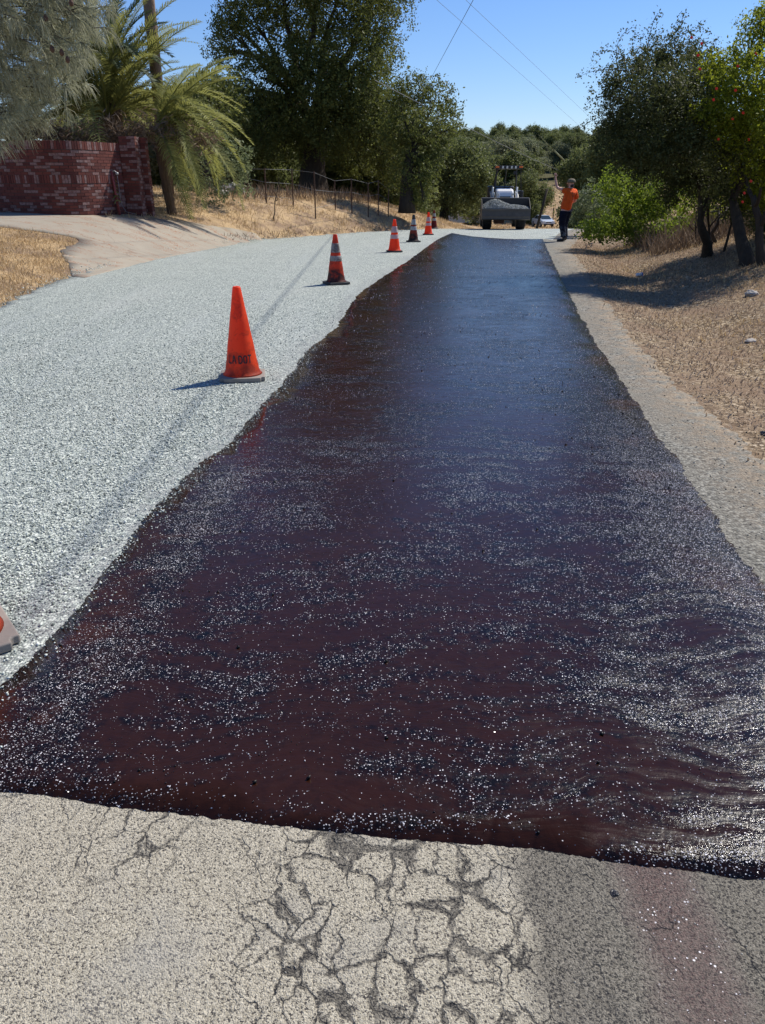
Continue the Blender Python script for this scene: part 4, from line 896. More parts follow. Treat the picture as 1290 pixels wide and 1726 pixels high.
# ------------------------------------------------------------------ traffic cones
def cone(loc, h, rz, body_m, base_m, collars, label, tip_m=None, lean=0, tipcap=.0):
    root = empty('traffic_cone', loc, rz); root.rotation_euler = (lean, 0, rz); b = h * .25; k = h / .72
    mb = MB(); mb.box((0, 0, .018 * k), (2 * b, 2 * b, .034 * k)); o = mb.build('base', base_m, root, bevel=.01)
    bv = o.modifiers[0]; bv.segments = 3
    bm = bmesh.new(); bm.from_mesh(o.data); ve = [e for e in bm.edges if abs((e.verts[0].co - e.verts[1].co).normalized().z) > .9]; bmesh.ops.bevel(bm, geom=ve, offset=.035 * k, segments=5, affect='EDGES'); bm.to_mesh(o.data); bm.free()
    rb, rt = .150 * k * .93, .030 * k
    def rad(z): return rb + (rt - rb) * (z - .045 * k) / (h - .045 * k)
    prof = [(rb * 1.14, .036 * k), (rb * 1.06, .046 * k), (rad(.07 * k), .07 * k)] + [(rad(z) * (1 + .012 * math.sin(z * 31 + loc[0])), z) for z in np.linspace(.1 * k, h - .01, 14)] + [(rt * .92, h), (rt * .6, h), (rt * .55, h - .06)]
    mb = MB(); mb.lathe(prof, 40); mb.build('cone_body', body_m, root, smooth=True)
    for (z0, z1, m_) in collars:
        mb = MB(); mb.lathe([(rad(z0) + .001, z0), (rad(z0) + .0045, z0 + .002)] + [(rad(z) + .0045, z) for z in np.linspace(z0 + .01, z1 - .01, 4)] + [(rad(z1) + .0045, z1 - .002), (rad(z1) + .001, z1)], 40, cap=False); mb.build('reflective_collar' if m_ not in (M['rubber'],) else 'black_tip', m_, root, smooth=True)
    return tag(root, label, 'traffic cone', 'traffic cones along the edge of the fresh tar'), rad
def gpt(px, py): p = gp(px, py); p.z += .009; return p
c1, rad = cone(gpt(410, 638), .755, R(8), M['orange'], M['rubber_dusty'], [], 'plain orange cone with black LA DOT stencil and no reflective collars')
# stencil lettering wrapped on the cone
GL = {'L': [((0, 1), (0, 0)), ((.12, 0), (.55, 0))], 'A': [((0, 0), (.27, 1)), ((.36, 1), (.62, 0)), ((.17, .33), (.30, .33))], 'D': [((0, 0), (0, 1)), ((.14, 1), (.38, .93)), ((.38, .93), (.55, .7)), ((.55, .7), (.55, .3)), ((.55, .3), (.38, .07)), ((.38, .07), (.14, 0))],
      'O': [((.22, 1), (.04, .8)), ((.04, .8), (.04, .2)), ((.04, .2), (.22, 0)), ((.38, 1), (.56, .8)), ((.56, .8), (.56, .2)), ((.56, .2), (.38, 0))], 'T': [((0, 1), (.22, 1)), ((.38, 1), (.6, 1)), ((.3, 1), (.3, 0))]}
mb = MB(); zc = .150; hh = .060; u = -.125
for ch in 'LA DOT':
    if ch == ' ': u += .018; continue
    for (x0, y0), (x1, y1) in GL[ch]:
        dx, dy = x1 - x0, y1 - y0; L_ = math.hypot(dx, dy); nx_, ny_ = -dy / L_ * .105, dx / L_ * .105; ex, ey = dx / L_ * .04, dy / L_ * .04; q = []
        for sgn in (0, 1):
            for k_ in range(4): pass
        N = 4; vs = []
        for i_ in range(N + 1):
            t_ = i_ / N; cx0 = x0 - ex + (dx + 2 * ex) * t_; cy0 = y0 - ey + (dy + 2 * ey) * t_
            for s_ in (-1, 1):
                uu = u + (cx0 + nx_ * s_) * hh * .82; zz = zc + (cy0 + ny_ * s_) * hh; r1 = rad(zz) + .0055; a_ = uu / r1 - math.pi / 2 - R(8) + .22
                vs.append((r1 * math.cos(a_), r1 * math.sin(a_), zz))
        mb.add(vs, [(i_ * 2, i_ * 2 + 1, i_ * 2 + 3, i_ * 2 + 2) for i_ in range(N)])
    u += .62 * hh * .82 + .0085
mb.build('stencil_lettering', M['stencil'], c1)
W, OW = M['collar'], M['collar_worn']
cone(gpt(567, 479), .765, R(20), M['orange_dirty'], M['rubber'], [(.36, .44, OW), (.49, .63, OW)], 'grimy orange cone with peeling silver collars, second from the front along the lane')
cone(gpt(665, 425), .75, R(5), M['orange_clean'], M['rubber'], [(.31, .40, W), (.45, .59, W)], 'clean bright orange cone with two white collars, third along the lane from the camera')
cone(gpt(697, 408), .75, R(12), M['orange_brown'], M['rubber'], [(.33, .43, W), (.48, .625, W), (.63, .75, M['rubber'])], 'brownish weathered cone with a black tip')
cone(gpt(722, 396), .73, R(2), M['orange_clean'], M['rubber'], [(.30, .39, W), (.44, .58, W)], 'bright orange two-collar cone between the black-tipped cone and the dark red one')
cone(gpt(731.5, 385.5), .76, R(0), M['orange_red'], M['rubber_dusty'], [(.33, .43, W), (.50, .63, W)], 'faded dark red cone, farthest of the row, partly behind a brighter one')
cone(gpt(-72, 1086), .74, R(38), M['orange'], M['rubber_dusty'], [], 'cone cut off by the left edge with only its dusty grey base corner showing')

# ------------------------------------------------------------------ loader with gravel bucket
lx = (850 - 645) / F * (34.5 * cp + .8); lb = Vector((lx, 34.5, gz(lx, 34.5) + .004))
ld_ = empty('wheel_loader', lb, R(-4)); ld_.scale = (.87, .87, .845)
mb = MB(); prof = [(-.55, .98), (-.62, .52), (-.50, .46), (.15, .48), (.42, .70), (.46, 1.46), (.42, 1.46), (.36, .75), (.10, .55), (-.48, .53), (-.575, .60), (-.52, .98)]
def bucket():
    mb.prism(prof, -1.13, 1.13, 'x')
    side = [(-.56, .98), (-.62, .50), (-.48, .44), (.15, .46), (.44, .69), (.48, 1.47), (.2, 1.36)]
    for sx in (-1.15, 1.13): mb.prism(side, sx, sx + .022, 'x')
    mb.box((0, -.60, .60), (2.24, .03, .10), Matrix.Rotation(.12, 3, 'X')); mb.box((0, -.575, .93), (2.28, .05, .07))
bucket(); bk = mb.build('bucket', M['steel'], ld_)
mb = MB(); mb.prism([(.462, 1.25), (.35, 1.22), (.345, 1.455), (.462, 1.475)], -1.12, 1.12, 'x'); mb.prism([(.34, .95), (.355, 1.22), (.35, 1.45), (.33, 1.45), (.325, .95)], -1.12, 1.12, 'x'); mb.build('bucket_spill_guard', M['steel_dark'], bk)
# heap of chips
nxh, nyh = 40, 14; V = []; 
for j in range(nyh):
    for i in range(nxh):
        u_, v_ = i / (nxh - 1), j / (nyh - 1); x = -1.11 + 2.22 * u_; yv = -.53 + .85 * v_; pk = .40 * math.exp(-((u_ - .27) / .26) ** 2) + .13 * math.exp(-((u_ - .75) / .25) ** 2) + .05
        V.append((x, yv, .945 + pk * math.sin(min(1, v_ * 1.15) * math.pi * .5) ** .8 + .018 * mnoise.noise(Vector((x * 6, yv * 6, 0))) - (.03 if u_ in (0, 1) else 0)))
i, j = np.meshgrid(np.arange(nxh - 1), np.arange(nyh - 1)); b0 = (j * nxh + i).ravel(); V = np.array(V)
lowr = V.copy(); lowr[:, 2] = .60; nV = len(V); Fq = np.column_stack([b0, b0 + 1, b0 + nxh + 1, b0 + nxh]); bq = b0[:nxh - 1]
Fq = np.concatenate([Fq, np.column_stack([bq + 1, bq, bq + nV, bq + 1 + nV])])
M['heapmat'] = simple('grey_gravel_heap', (.22, .235, .225), .9, nscale=22, var=.9, bump=1.0)
npmesh('gravel_load', np.concatenate([V, lowr]), Fq, M['heapmat'], ld_, smooth=True)
hi_ = rng.integers(0, nV, 9000); hs_ = rng.uniform(.010, .026, 9000); hv = (OCT[None] * hs_[:, None, None] * rng.uniform(.6, 1.1, (9000, 6, 1))); hv = np.einsum('nij,nkj->nki', rotmats(9000), hv) + (V[hi_] + rng.uniform(-.03, .03, (9000, 3)) * np.array([1, 1, .15]))[:, None, :]
tag(npmesh('loose_load_chips', hv.reshape(-1, 3), (OF[None] + (np.arange(9000) * 6)[:, None, None]).reshape(-1, 3), M['heapchip'], ld_, attr=np.repeat(rng.random(9000), 6)), kind='stuff')
for sx, wd in ((-.82, .44), (.82, .44)):
    for yy_, rr, tw in ((.75, .46, wd), (2.9, .62, .46)):
        wl = MB(); wl.lathe([(rr * .55, -tw / 2), (rr * .9, -tw / 2), (rr, -tw / 2 + .05), (rr, tw / 2 - .05), (rr * .9, tw / 2), (rr * .55, tw / 2)], 32, (sx, yy_, rr), 'x'); 
        for q in range(22):
            a_ = q * 2 * math.pi / 22
            for s_ in (-1, 1): wl.box((sx + s_ * tw * .22, yy_ + rr * math.cos(a_), rr + rr * math.sin(a_)), (tw * .46, .05, .05), Matrix.Rotation(a_, 3, 'X') @ Matrix.Rotation(s_ * .5, 3, 'Y'))
        wo_ = wl.build('wheel', M['tyre'], ld_); h_ = MB(); h_.lathe([(.02, -tw / 2 - .01), (rr * .5, -tw / 2 + .02), (rr * .5, tw / 2 - .02), (.02, tw / 2 + .01)], 20, (sx, yy_, rr), 'x'); h_.build('rim', M['greyp'], wo_)
mb = MB(); mb.box((0, 1.9, .72), (.72, 2.6, .45)); mb.box((0, .75, .55), (1.3, .22, .22)); mb.box((-.25, .5, .40), (.5, .15, .3)); mb.build('chassis', simple('rusty_chassis', (.10, .045, .03), .7), ld_, bevel=.02)
mb = MB(); mb.prism([(.72, .9), (.66, 1.50), (.80, 1.78), (1.05, 1.86), (1.9, 1.90), (1.9, .9)], -.42, .42, 'x'); hd = mb.build('hood', M['whitep'], ld_, bevel=.09)
mb = MB(); mb.box((0, .68, 1.35), (.5, .03, .35)); mb.build('grille', M['black'], hd)
for sx in (-.36, .36): mb = MB(); mb.box((sx, .665, 1.62), (.12, .04, .10)); mb.build('headlight', M['lamp'], hd, bevel=.01)
for sx in (-.62, .62):
    mb = MB(); mb.prism([(.45, .75), (.5, 1.0), (1.2, 1.62), (1.9, 1.75), (1.95, 1.60), (1.3, 1.45), (.65, .85)], sx - .06, sx + .06, 'x'); mb.build('loader_arm', M['greyp'], ld_, bevel=.015)
    mb = MB(); mb.tube([(sx * .93, 1.25, 1.0), (sx * .95, 1.1, 1.95)], .05, 10); mb.tube([(sx * .86, 1.0, 1.1), (sx * .88, .75, 1.7)], .03, 8); mb.build('hydraulic_cylinder', M['lamp'], ld_, smooth=True)
mb = MB(); mb.prism([(1.9, 1.0), (1.88, 1.95), (2.1, 2.0), (2.3, 1.2)], -.5, .5, 'x'); mb.build('dashboard', M['black'], ld_, bevel=.02)
mb = MB(); mb.tube([(.26 * math.cos(a_) + .05, 2.2 - .1 * math.sin(a_), 2.02 + .16 * math.sin(a_)) for a_ in np.linspace(0, 6.28, 20)], .018, 6, False); mb.tube([(.05, 2.0, 1.85), (.05, 2.2, 2.02)], .025, 6); mb.build('steering_wheel', M['black'], ld_)
mb = MB(); mb.box((0, 2.75, 1.35), (.55, .5, .14)); mb.box((0, 3.0, 1.65), (.55, .12, .6)); mb.build('seat', M['black'], ld_, bevel=.04)
cabx = .2
mb = MB(); mb.box((cabx, 2.6, 2.86), (1.30, 1.7, .11)); mb.box((cabx, 1.76, 2.87), (1.34, .10, .15)); rf = mb.build('cab_roof', M['black'], ld_, bevel=.02)
for sx in (-.31, -.10, .12, .32): mb = MB(); mb.box((cabx + sx, 1.69, 2.87), (.085, .06, .11)); mb.build('work_lamp', M['lamp'], rf, bevel=.01)
for sx in (-.58, .58): mb = MB(); mb.box((cabx + sx, 1.69, 2.885), (.17, .07, .085)); mb.build('amber_light', M['amber'], rf, bevel=.01)
for a, b, r_w in [((cabx - .55, 1.8, 2.82), (cabx - .80, 1.95, 1.3), .055), ((cabx + .58, 1.8, 2.82), (cabx + .70, 1.95, 1.3), .03), ((cabx + .50, 3.3, 2.82), (cabx + .55, 3.3, 1.1), .04), ((cabx - .5, 3.3, 2.82), (cabx - .55, 3.3, 1.1), .04), ((cabx - .12, 1.82, 2.82), (cabx - .16, 1.9, 1.9), .025)]:
    mb = MB(); v_ = Vector(b) - Vector(a); mb.tube([a, b], r_w, 4); mb.build('cab_post', M['black'], ld_)
mb = MB(); mb.box((cabx + .32, 1.85, 2.62), (.17, .05, .16)); mb.build('mirror', M['black'], ld_, bevel=.01)
for sx, w_, h_ in ((-.72, .30, .9), (.78, .24, .45)): mb = MB(); mb.box((sx + .1, 2.5, 1.55), (w_, 1.1, h_)); mb.build('fender', M['black'], ld_, bevel=.05)
for sx, zt in ((-.42, 1.95), (-.3, 1.9)): mb = MB(); mb.tube([(sx, 2.1, 1.6), (sx + .03, 2.0, zt)], .012, 6); mb.lathe([(.02, -.02), (.03, 0), (.02, .02)], 8, (sx + .03, 2.0, zt)); mb.build('lever', M['black'], ld_)
tag(ld_, 'white and black loader tractor facing the camera, its raised steel bucket full of grey gravel', 'loader')

# ------------------------------------------------------------------ silver car past the crest
cy0 = 112; cx0 = (921 - 645) / F * (cy0 * cp); cr = empty('sedan_car', (cx0, cy0, gz(cx0, cy0) + .015), R(9)); cr.scale = (1.03, 1.03, 1.08)
mb = MB(); bodyp = [(-2.2, .35), (-2.22, .62), (-2.1, .78), (-1.2, .95), (1.4, .98), (2.1, .95), (2.2, .7), (2.18, .35)]
mb.prism(bodyp, -.86, .86, 'x'); body = mb.build('body', M['carpaint'], cr, bevel=.09)
def frust(y0, y1, y2, y3, z0, z1, w0, w1):
    v = [(-w0, y0, z0), (w0, y0, z0), (w0, y3, z0), (-w0, y3, z0), (-w1, y1, z1), (w1, y1, z1), (w1, y2, z1), (-w1, y2, z1)]; return v
mb = MB(); mb.add(frust(-1.25, -.45, .9, 1.75, .93, 1.40, .80, .62), [(3, 2, 1, 0), (4, 5, 6, 7), (0, 1, 5, 4), (1, 2, 6, 5), (2, 3, 7, 6), (3, 0, 4, 7)]); mb.build('cabin', M['carpaint'], cr, bevel=.05)
mb = MB(); mb.add([(-.70, -1.20, .985), (.70, -1.20, .985), (.585, -.52, 1.375), (-.585, -.52, 1.375), (-.70, -1.17, .97), (.70, -1.17, .97), (.585, -.49, 1.36), (-.585, -.49, 1.36)], [(0, 1, 2, 3), (7, 6, 5, 4), (0, 4, 5, 1), (1, 5, 6, 2), (2, 6, 7, 3), (3, 7, 4, 0)]); mb.build('windscreen', M['glass'], cr)
for s in (-1, 1):
    for ya, yb, yc, yd in ((-1.0, .12, .12, -.36), (.2, 1.35, .85, .2)):
        mb = MB(); mb.add([(s * .805, ya, .99), (s * .805, yb, .99), (s * .645, yc, 1.36), (s * .645, yd, 1.36), (s * .775, ya, .99), (s * .775, yb, .99), (s * .615, yc, 1.36), (s * .615, yd, 1.36)], [(0, 1, 2, 3), (7, 6, 5, 4), (0, 4, 5, 1), (1, 5, 6, 2), (2, 6, 7, 3), (3, 7, 4, 0)]); mb.build('side_window', M['glass'], cr)
    mb = MB(); mb.box((s * .62, -2.16, .70), (.36, .12, .16)); mb.build('headlight', M['lamp'], cr, bevel=.04)
    mb = MB(); mb.box((s * .93, -.85, 1.02), (.16, .1, .11)); mb.build('side_mirror', M['carpaint'], cr, bevel=.03)
    for yy_ in (-1.38, 1.38):
        mb = MB(); mb.lathe([(.2, -.1), (.31, -.1), (.325, -.06), (.325, .06), (.31, .1), (.2, .1)], 24, (s * .79, yy_, .325), 'x'); wo_ = mb.build('wheel', M['tyre'], cr, smooth=False); h_ = MB(); h_.lathe([(.02, -.11), (.2, -.105), (.2, .105), (.02, .11)], 16, (s * .79, yy_, .325), 'x'); h_.build('rim', M['greyp'], wo_)
mb = MB(); mb.box((0, -2.215, .66), (.72, .05, .12)); mb.build('grille', M['black'], cr); mb = MB(); mb.box((0, -2.23, .40), (1.3, .05, .14)); mb.build('air_intake', M['black'], cr)
mb = MB(); mb.box((0, -2.25, .53), (.32, .03, .13)); mb.build('number_plate', M['plate'], cr)
tag(cr, 'silver sedan coming up the road beyond the crest, right of the loader', 'car')

# ------------------------------------------------------------------ the worker
pb = gp(952, 407); person = empty('person', (pb.x, pb.y, pb.z)); ps = person.location
def skinobj(name, pts, edges, mat, parent, sub=2, root=0):
    me = bpy.data.meshes.new(name); me.from_pydata([p[:3] for p in pts], edges, []); o = bpy.data.objects.new(name, me); COL.objects.link(o); o.parent = parent; me.materials.append(mat)
    md = o.modifiers.new('skin', 'SKIN'); md.use_smooth_shade = True; 
    if not me.skin_vertices: 
        bm = bmesh.new(); bm.from_mesh(me); bm.verts.layers.skin.verify(); bm.to_mesh(me); bm.free()
    for i, p in enumerate(pts):
        sv = me.skin_vertices[0].data[i]; r = p[3]; sv.radius = (r, p[4] if len(p) > 4 else r); sv.use_root = (i == root)
    s = o.modifiers.new('sub', 'SUBSURF'); s.levels = sub; s.render_levels = sub
    return o
chain = lambda a, n: [(a + i, a + i + 1) for i in range(n - 1)]
# body (torso, head, arms, legs) as one skin
Bp = [(-.04, 0, .95, .11, .08), (-.03, 0, 1.12, .125, .095), (.01, 0, 1.30, .15, .10), (.03, 0, 1.46, .11, .08), (.04, .0, 1.54, .055), (.04, .0, 1.60, .065, .07), (.04, .0, 1.68, .085, .095), (.04, .0, 1.745, .06, .07),   # 0..7
      (-.11, -.08, 1.46, .06), (-.22, -.02, 1.49, .050), (-.33, .06, 1.54, .044), (-.37, .08, 1.67, .038), (-.39, .09, 1.79, .028), (-.40, .09, 1.86, .032, .020),  # 8..13 left arm
      (.16, .09, 1.45, .06), (.22, .10, 1.30, .048), (.235, .11, 1.16, .038), (.14, .25, 1.11, .032), (.06, .33, 1.13, .024),   # 14..18
      (-.10, -.06, .88, .10), (-.125, -.05, .68, .085), (-.12, -.04, .49, .062), (-.075, -.05, .30, .058), (-.04, -.06, .10, .042), (-.06, -.06, .04, .04), (-.20, -.02, .03, .03),   # 19..25
      (.03, .06, .88, .10), (.0, .07, .68, .085), (-.035, .08, .49, .062), (.0, .08, .30, .058), (.03, .08, .10, .042), (.01, .08, .04, .04), (-.12, .13, .03, .03)]
Be = chain(0, 8) + [(3, 8)] + chain(8, 6) + [(3, 14)] + chain(14, 5) + [(0, 19)] + chain(19, 7) + [(0, 26)] + chain(26, 7)
body = skinobj('body', Bp, Be, M['skin'], person)
# raised hand's fingers and thumb
for nm, dx, dy, L_, r_f in (('finger', -.022, 0, .075, .009), ('finger', -.008, .004, .085, .0095), ('finger', .008, .006, .08, .009), ('finger', .021, .008, .062, .008)):
    b_ = Vector((-.40 + dx, .09 + dy, 1.87)); skinobj(nm, [(*b_, r_f), (b_.x + dx * .3, b_.y - .004, b_.z + L_ * .5, r_f * .95), (b_.x + dx * .5 - .002, b_.y + .012, b_.z + L_, r_f * .75)], [(0, 1), (1, 2)], M['skin'], body, 1)
skinobj('thumb', [(-.385, .085, 1.83, .011), (-.355, .075, 1.865, .010), (-.342, .072, 1.90, .008)], [(0, 1), (1, 2)], M['skin'], body, 1)
for k_, (dz, L_) in enumerate(((.02, .06), (.005, .065), (-.012, .06), (-.026, .05))): skinobj('finger', [(.045, .345, 1.13 + dz, .009), (.0, .385, 1.13 + dz, .0085), (-.02, .375, 1.11 + dz, .007)], [(0, 1), (1, 2)], M['skin'], body, 1)
skinobj('thumb', [(.05, .33, 1.15, .011), (.03, .35, 1.185, .009), (.01, .365, 1.19, .008)], [(0, 1), (1, 2)], M['skin'], body, 1)
# face and ears
skinobj('nose', [(-.045, .068, 1.665, .012), (-.062, .088, 1.645, .015)], [(0, 1)], M['skin'], body, 1)
for a_, b_ in (((-.048, -.005), 'ear'), ((.118, .045), 'ear')): mb = MB(); mb.lathe([(.006, -.01), (.03, -.004), (.03, .004), (.01, .01)], 12, (a_[0], a_[1], 1.66), 'x'); mb.build(b_, M['skin'], body, smooth=True)
for e in ((-.058, .04), (-.01, .082)): mb = MB(); mb.lathe([(.002, -.008), (.009, 0), (.002, .008)], 10, (e[0], e[1], 1.685)); mb.build('eye', M['black'], body)
mb = MB(); mb.box((-.045, .075, 1.605), (.045, .02, .008), Matrix.Rotation(.7, 3, 'Z')); mb.build('mouth', M['redlens'], body)
# shirt, jeans, boots
S = [(-.05, 0, .885, .235, .16), (-.045, 0, 1.02, .225, .16), (-.015, 0, 1.18, .23, .16), (.02, 0, 1.33, .24, .15), (.03, 0, 1.45, .16, .115), (.04, 0, 1.515, .075, .072),
     (-.12, -.08, 1.45, .092), (-.215, -.02, 1.475, .090, .08), (.17, .09, 1.43, .095), (.225, .10, 1.29, .092), (.235, .105, 1.20, .085)]
skinobj('shirt', S, chain(0, 6) + [(4, 6), (6, 7), (4, 8), (8, 9), (9, 10)], M['shirt'], person)
J = [(-.05, 0, 1.0, .165, .12), (-.095, -.055, .84, .135), (-.13, -.05, .66, .115), (-.125, -.04, .48, .095), (-.08, -.05, .30, .088), (-.045, -.06, .11, .082), (.03, .06, .84, .12), (.0, .07, .66, .11), (-.03, .08, .48, .092), (.0, .08, .30, .086), (.03, .08, .11, .08)]
skinobj('jeans', J, [(0, 1)] + chain(1, 5) + [(0, 6)] + chain(6, 5), M['jeans'], person)
for bx_, by_, tx, ty in ((-.04, -.06, -.24, -.02), (.04, .08, -.15, .13)): skinobj('boot', [(bx_, by_, .16, .06), (bx_, by_, .06, .055), (bx_ + (tx - bx_) * .5, by_ + (ty - by_) * .5, .045, .048), (tx, ty, .035, .036)], chain(0, 4), M['boot'], person)
skinobj('hair', [(.055, -.012, 1.64, .082, .088), (.065, -.02, 1.57, .066), (.075, -.03, 1.53, .04)], chain(0, 3), M['hair'], person)
skinobj('beard', [(-.02, .05, 1.60, .035), (.01, .06, 1.585, .035)], [(0, 1)], M['hair'], person, 1)
mb = MB(); mb.lathe([(.112, 0), (.116, .03), (.105, .07), (.075, .105), (.02, .12)], 24, (.045, .0, 1.675)); cp_ = mb.build('cap', M['cap'], person, smooth=True)
mb = MB(); mb.add([(.045 + math.cos(a_) * r0, math.sin(a_) * r0, 1.685 - (.012 if r0 > .15 else 0) + dz) for dz in (0, .006) for r0 in (.10, .19) for a_ in np.linspace(1.55, 3.2, 9)], [(i, i + 1, i + 10, i + 9) for i in range(8)] + [(i + 18, i + 27, i + 28, i + 19) for i in range(8)] + [(i + 9, i + 10, i + 28, i + 27) for i in range(8)]); mb.build('visor', M['cap'], cp_)
# dark print on the back of the shirt, following its surface as thin strokes
bpy.context.view_layer.update()
sh = [o for o in person.children if o.name.startswith('shirt')][0]; dg = bpy.context.evaluated_depsgraph_get(); she = sh.evaluated_get(dg); mb = MB(); r_ = random.Random(9)
n_dir = Vector((.35, -1, 0)).normalized()
for row in range(4):
    for c_ in range(5):
        x0 = -.02 + c_ * .045 + row * .006; z0 = 1.385 - row * .062 - c_ * .006
        for q in range(2):
            a0 = (x0 + r_.uniform(-.014, .014), z0 + r_.uniform(-.02, .02)); a1 = (a0[0] + r_.uniform(.012, .035), a0[1] + r_.uniform(-.03, .03)); vs = []
            for (xx, zz) in (a0, a1):
                for s_ in (-1, 1):
                    ok, loc, nor, _ = she.ray_cast(Vector((xx, 0, zz + s_ * .006)) + n_dir * .8, -n_dir)
                    if ok: vs.append(loc + nor * .004)
            if len(vs) == 4: mb.add(vs, [(0, 1, 3, 2)])
if mb.v: mb.build('back_print', M['stencil'], sh)
person.scale = (1.04, 1.04, .965)
tag(person, 'worker in an orange T-shirt, jeans and camouflage cap seen from behind with one arm raised', 'person')

# ------------------------------------------------------------------ poles, cables, fence, small things
p0 = at(262, 110, 27); g0 = gz(p0.x, 27); pr = empty('utility_pole', (p0.x, 27, g0)); mb = MB(); mb.tube([(0, 0, -.3), (0, 0, 5), (0, 0, 11)], [.19, .175, .15], 16); mb.build('shaft', M['polewood'], pr, smooth=True)
mb = MB(); mb.box((0, -.17, 10.2), (2.2, .1, .12)); mb.build('crossarm', M['polewood'], pr); tag(pr, 'thick brown wooden utility pole rising out of the palm fronds at top left', 'utility pole')
yy = 75; b = at(966, 384, yy); g0 = min(b.z, gz(b.x, yy)); tz = at(967, 264, yy).z; pr = empty('utility_pole', (b.x, yy, g0)); mb = MB(); mb.tube([(0, 0, -.3), (0, 0, tz - g0)], [.13, .09], 10); mb.build('shaft', M['wire'], pr, smooth=True)
mb = MB(); mb.tube([(-.26, 0, at(966, 296, yy).z - g0 - .5), (-.26, 0, at(966, 283, yy).z - g0)], .2, 12); mb.build('transformer', M['greyp'], pr, smooth=True)
mb = MB(); mb.box((-.25, 0, at(966, 268, yy).z - g0), (.9, .08, .08)); mb.build('crossarm', M['polewood'], pr); tag(pr, 'slim grey utility pole carrying a small transformer, just right of the worker', 'utility pole')
def cable(name, pts, r, mat, label, sag=0):
    a = Vector(pts[0]); b_ = Vector(pts[-1]); P_ = [a.lerp(b_, t_) - Vector((0, 0, 4 * sag * t_ * (1 - t_))) for t_ in np.linspace(0, 1, 40)]; mb = MB(); mb.tube([q - a for q in P_], r, 6); o = mb.build(name, mat); o.location = a; return tag(o, label, 'cable')
# the heavy cable passes overhead parallel to the lane; its shadow is the thin line on the chips
hC = 8.0; XC = 3.92
cable('overhead_cable', [(XC, -14, hC), (XC - .6, 60, hC)], .012, M['cable'], 'thick black overhead cable running from the top edge down behind the oak')
cable('overhead_cable', [at(720, -15, 30) * 1.8 - at(982, 216, 75) * .8, at(982, 216, 75)], .0055, M['wire'], 'thin pale wire, the left of two crossing the sky to the slim grey pole')
cable('overhead_cable', [at(770, -15, 30) * 1.8 - at(1010, 212, 78) * .8, at(1010, 212, 78)], .0055, M['wire'], 'thin pale wire, the right of two crossing the open sky', )
cable('overhead_cable', [at(775, 205, 40) * 1.35 - at(940, 286, 70) * .35, at(940, 286, 70)], .012, M['wire'], 'pale service wire sloping down over the loader toward the slim grey pole', .1)
cable('overhead_cable', [at(940, 286, 70), at(1005, 304, 95)], .012, M['wire'], 'short pale wire right of the slim pole above the dark bushes')
b = at(903, 383, 60); b.z = gz(b.x, 60) - .2; a = at(923, 318, 60); mb = MB(); mb.tube([(0, 0, 0), a - b], [.10, .08], 10); o = mb.build('leaning_pole', M['bark'], smooth=True); o.location = b; tag(o, 'dark wooden pole leaning right beside the silver sedan', 'pole')
b = at(935, 254, 70); a = at(958, 277, 70); mb = MB(); mb.tube([(0, 0, 0), a - b], .06, 8); mb.tube([(0, 0, 0), (b - a) * 1.2], .012, 5); mb.tube([a - b, Vector((6.5, 0, gz(b.x + 8, 70) - b.z - .3))], .018, 5); o = mb.build('guy_wire', M['yellow'], smooth=True); o.location = b; tag(o, 'slanting guy wire with a faded yellow guard in front of the wooded hill', 'guy wire')
# left fence
posts = [(420, 331, 283, 31), (449, 337, 283, 29), (494, 331, 284, 30), (531, 333, 288, 29.5), (565, 335, 303, 32), (593, 338, 300, 32.5), (621, 341, 307, 33), (638, 345, 303, 34), (655, 348, 318, 34.5)]
fb = at(449, 337, 29); fb.z = gz(fb.x, 29); fr = empty('wire_fence', fb); tops = []
for px, pyb, pyt, yy in posts:
    b = at(px, pyb, yy); zt = at(px, pyt, yy).z; b.z = gz(b.x, yy) - .05; mb = MB(); mb.box(((b.x - fb.x), yy - fb.y, (b.z + zt) / 2 - fb.z), (.045, .03, zt - b.z)); mb.build('post', M['rust'], fr); tops.append((Vector((b.x, yy, zt)), b.z))
mb = MB()
for (a, az_), (b, bz_) in zip(tops[:-1], tops[1:]):
    for f_ in (.97, .62, .25): mb.tube([Vector((a.x, a.y, az_ + (a.z - az_) * f_)) - fb, Vector((b.x, b.y, bz_ + (b.z - bz_) * f_)) - fb], .0055, 4)
mb.build('fence_wires', M['wire'], fr); tag(fr, 'rusty post and wire fence along the top of the dry bank below the oak', 'fence')
# far field fence
fb = at(905, 352, 118); fb.z = gz(fb.x, 118); fr = empty('field_fence', fb); mb2 = MB(); last = None
for i in range(9):
    x = fb.x - 4 + i * 2.4; yy = 118 + 1.2 * i; z = gz(x, yy); mb = MB(); mb.tube([Vector((x, yy, z - .1)) - fb, Vector((x, yy, z + 1.6)) - fb], .09, 6); mb.build('post', M['bark'], fr)
    if last: 
        for q in (.5, 1.0, 1.4): mb2.tube([last + Vector((0, 0, q)) - fb, Vector((x, yy, z + q)) - fb], .02, 4)
    last = Vector((x, yy, z))
mb2.build('fence_wires', M['wire'], fr); tag(fr, 'dark post fence across the golden field behind the silver sedan', 'fence')
# mailbox-like white sign by the road right of the worker
yy = 62; b = at(951, 388, yy); b.z = gz(b.x, yy); tz = at(951, 372, yy).z; sr = empty('roadside_mailbox', b); mb = MB(); mb.box((0, 0, (tz - b.z) / 2), (.10, .10, tz - b.z)); mb.build('post', M['greyp'], sr); mb = MB(); mb.box((.35, 0, tz - b.z + .06), (.75, .35, .22)); mb.build('box', M['paper'], sr, bevel=.04); tag(sr, 'pale mailbox on a post at the far roadside behind the worker', 'mailbox')
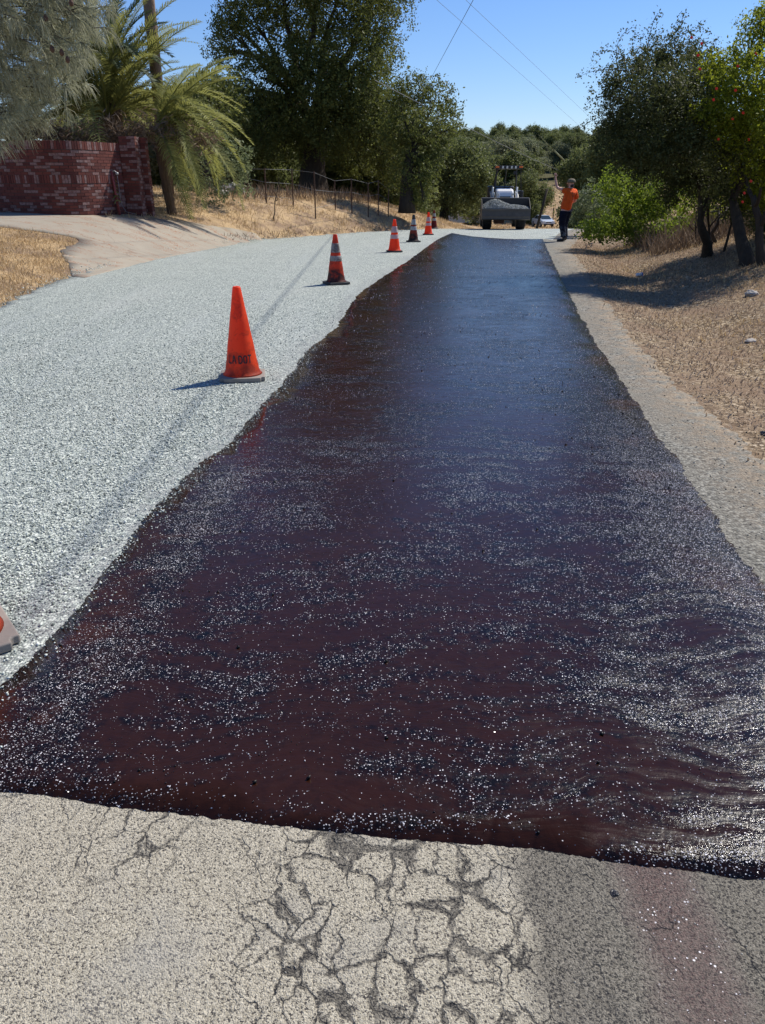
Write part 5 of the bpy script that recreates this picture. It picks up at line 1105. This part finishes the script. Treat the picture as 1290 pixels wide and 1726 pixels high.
# sapling on the bank
b = gp(462, 372); mb = MB(); r_ = random.Random(2); pts = limb(mb, (0, 0, -.05), (.22, .1, 1.25), .022, .008, 0, 8, 6, .05)
for q in range(7): limb(mb, pts[4 + q % 5], pts[4 + q % 5] + Vector((r_.uniform(-.3, .3), r_.uniform(-.2, .2), r_.uniform(.1, .35))), .008, .003, 0, 3, 4)
o = mb.build('bare_sapling', M['bark']); o.location = b; tag(o, 'thin bare crooked sapling standing on the dry bank', 'sapling')
# rocks
def rock(px, py, s, mat, label, name='rock', flat=.6, seed=0):
    bm = bmesh.new(); bmesh.ops.create_icosphere(bm, subdivisions=3, radius=1)
    for v in bm.verts:
        d = 1 + .38 * mnoise.noise(v.co * 1.3 + Vector((seed, seed * 2, 0))) + .14 * mnoise.noise(v.co * 4 + Vector((seed, 0, 0))); v.co *= d * s; v.co.z *= flat
    me = bpy.data.meshes.new(name); bm.to_mesh(me); bm.free(); me.materials.append(mat); o = bpy.data.objects.new(name, me); COL.objects.link(o); p_ = gp(px, py); o.location = p_ + Vector((0, 0, s * flat * .35)); return tag(o, label, 'rock')
rock(393, 326, .42, M['rock'], 'large pale grey boulder half buried in the grass below the grey-green shrub', seed=1)
rock(375, 329, .26, M['rock'], 'smaller grey boulder touching the left of the large pale one', seed=4)
rock(1267, 498, .085, M['rock'], 'pale rounded stone at the edge of the tree shadow near the right border', seed=2)
rock(1268, 576, .07, M['rock'], 'flat pale stone lying in the dry litter at the right', flat=.35, seed=3)
rock(1290, 733, .03, M['darkrock'], 'small dark clod cut by the right border', seed=6)
rock(1036, 1508, .012, M['darkrock'], 'black lump of tar on the asphalt right of the cracked track', 'tar_lump', .5, 7)
rock(717, 1095, .014, M['darkrock'], 'black clod in the middle of the tar', 'tar_lump', .6, 8)
rock(731, 1100, .010, M['darkrock'], 'smaller black clod just right of the one in the middle of the tar', 'tar_lump', .6, 9)
rock(44, 1236, .012, M['darkrock'], 'black clod in the brown tar at the lower left', 'tar_lump', .6, 10)
# paper cup in the ditch shadow
b = gp(1078, 466); b.z += .035; cr_ = empty('paper_cup', b, R(15)); mb = MB(); mb.lathe([(.026, -.07), (.036, .03)], 20, (0, 0, 0), 'x'); mb.build('cup', M['paper'], cr_, smooth=True); mb = MB(); mb.lathe([(.0365, .03), (.0385, .034), (.0385, .055), (.03, .06)], 20, (0, 0, 0), 'x'); mb.build('lid', M['blue'], cr_, smooth=True); tag(cr_, 'white paper cup with blue end lying in the shaded ditch', 'cup')
# pale house glimpsed behind the crest oak
hb = at(775, 372, 110); hb.z = gz(hb.x, 95); hr = empty('farm_house', hb, R(10)); mb = MB(); mb.box((0, 0, 1.4), (6.5, 5, 2.8)); mb.build('wall', M['stucco'], hr); mb = MB(); mb.prism([(-3.0, 2.8), (3.0, 2.8), (0, 4.1)], -3.6, 3.6, 'x'); mb.build('roof', M['roof'], hr)
for xx in (-1.9, 0.2, 2.1): mb = MB(); mb.box((xx, -2.52, 1.6), (.9, .06, 1.0)); mb.build('window', M['glass'], hr)
tag(hr, 'pale low house glimpsed through the trees left of the loader', 'house')
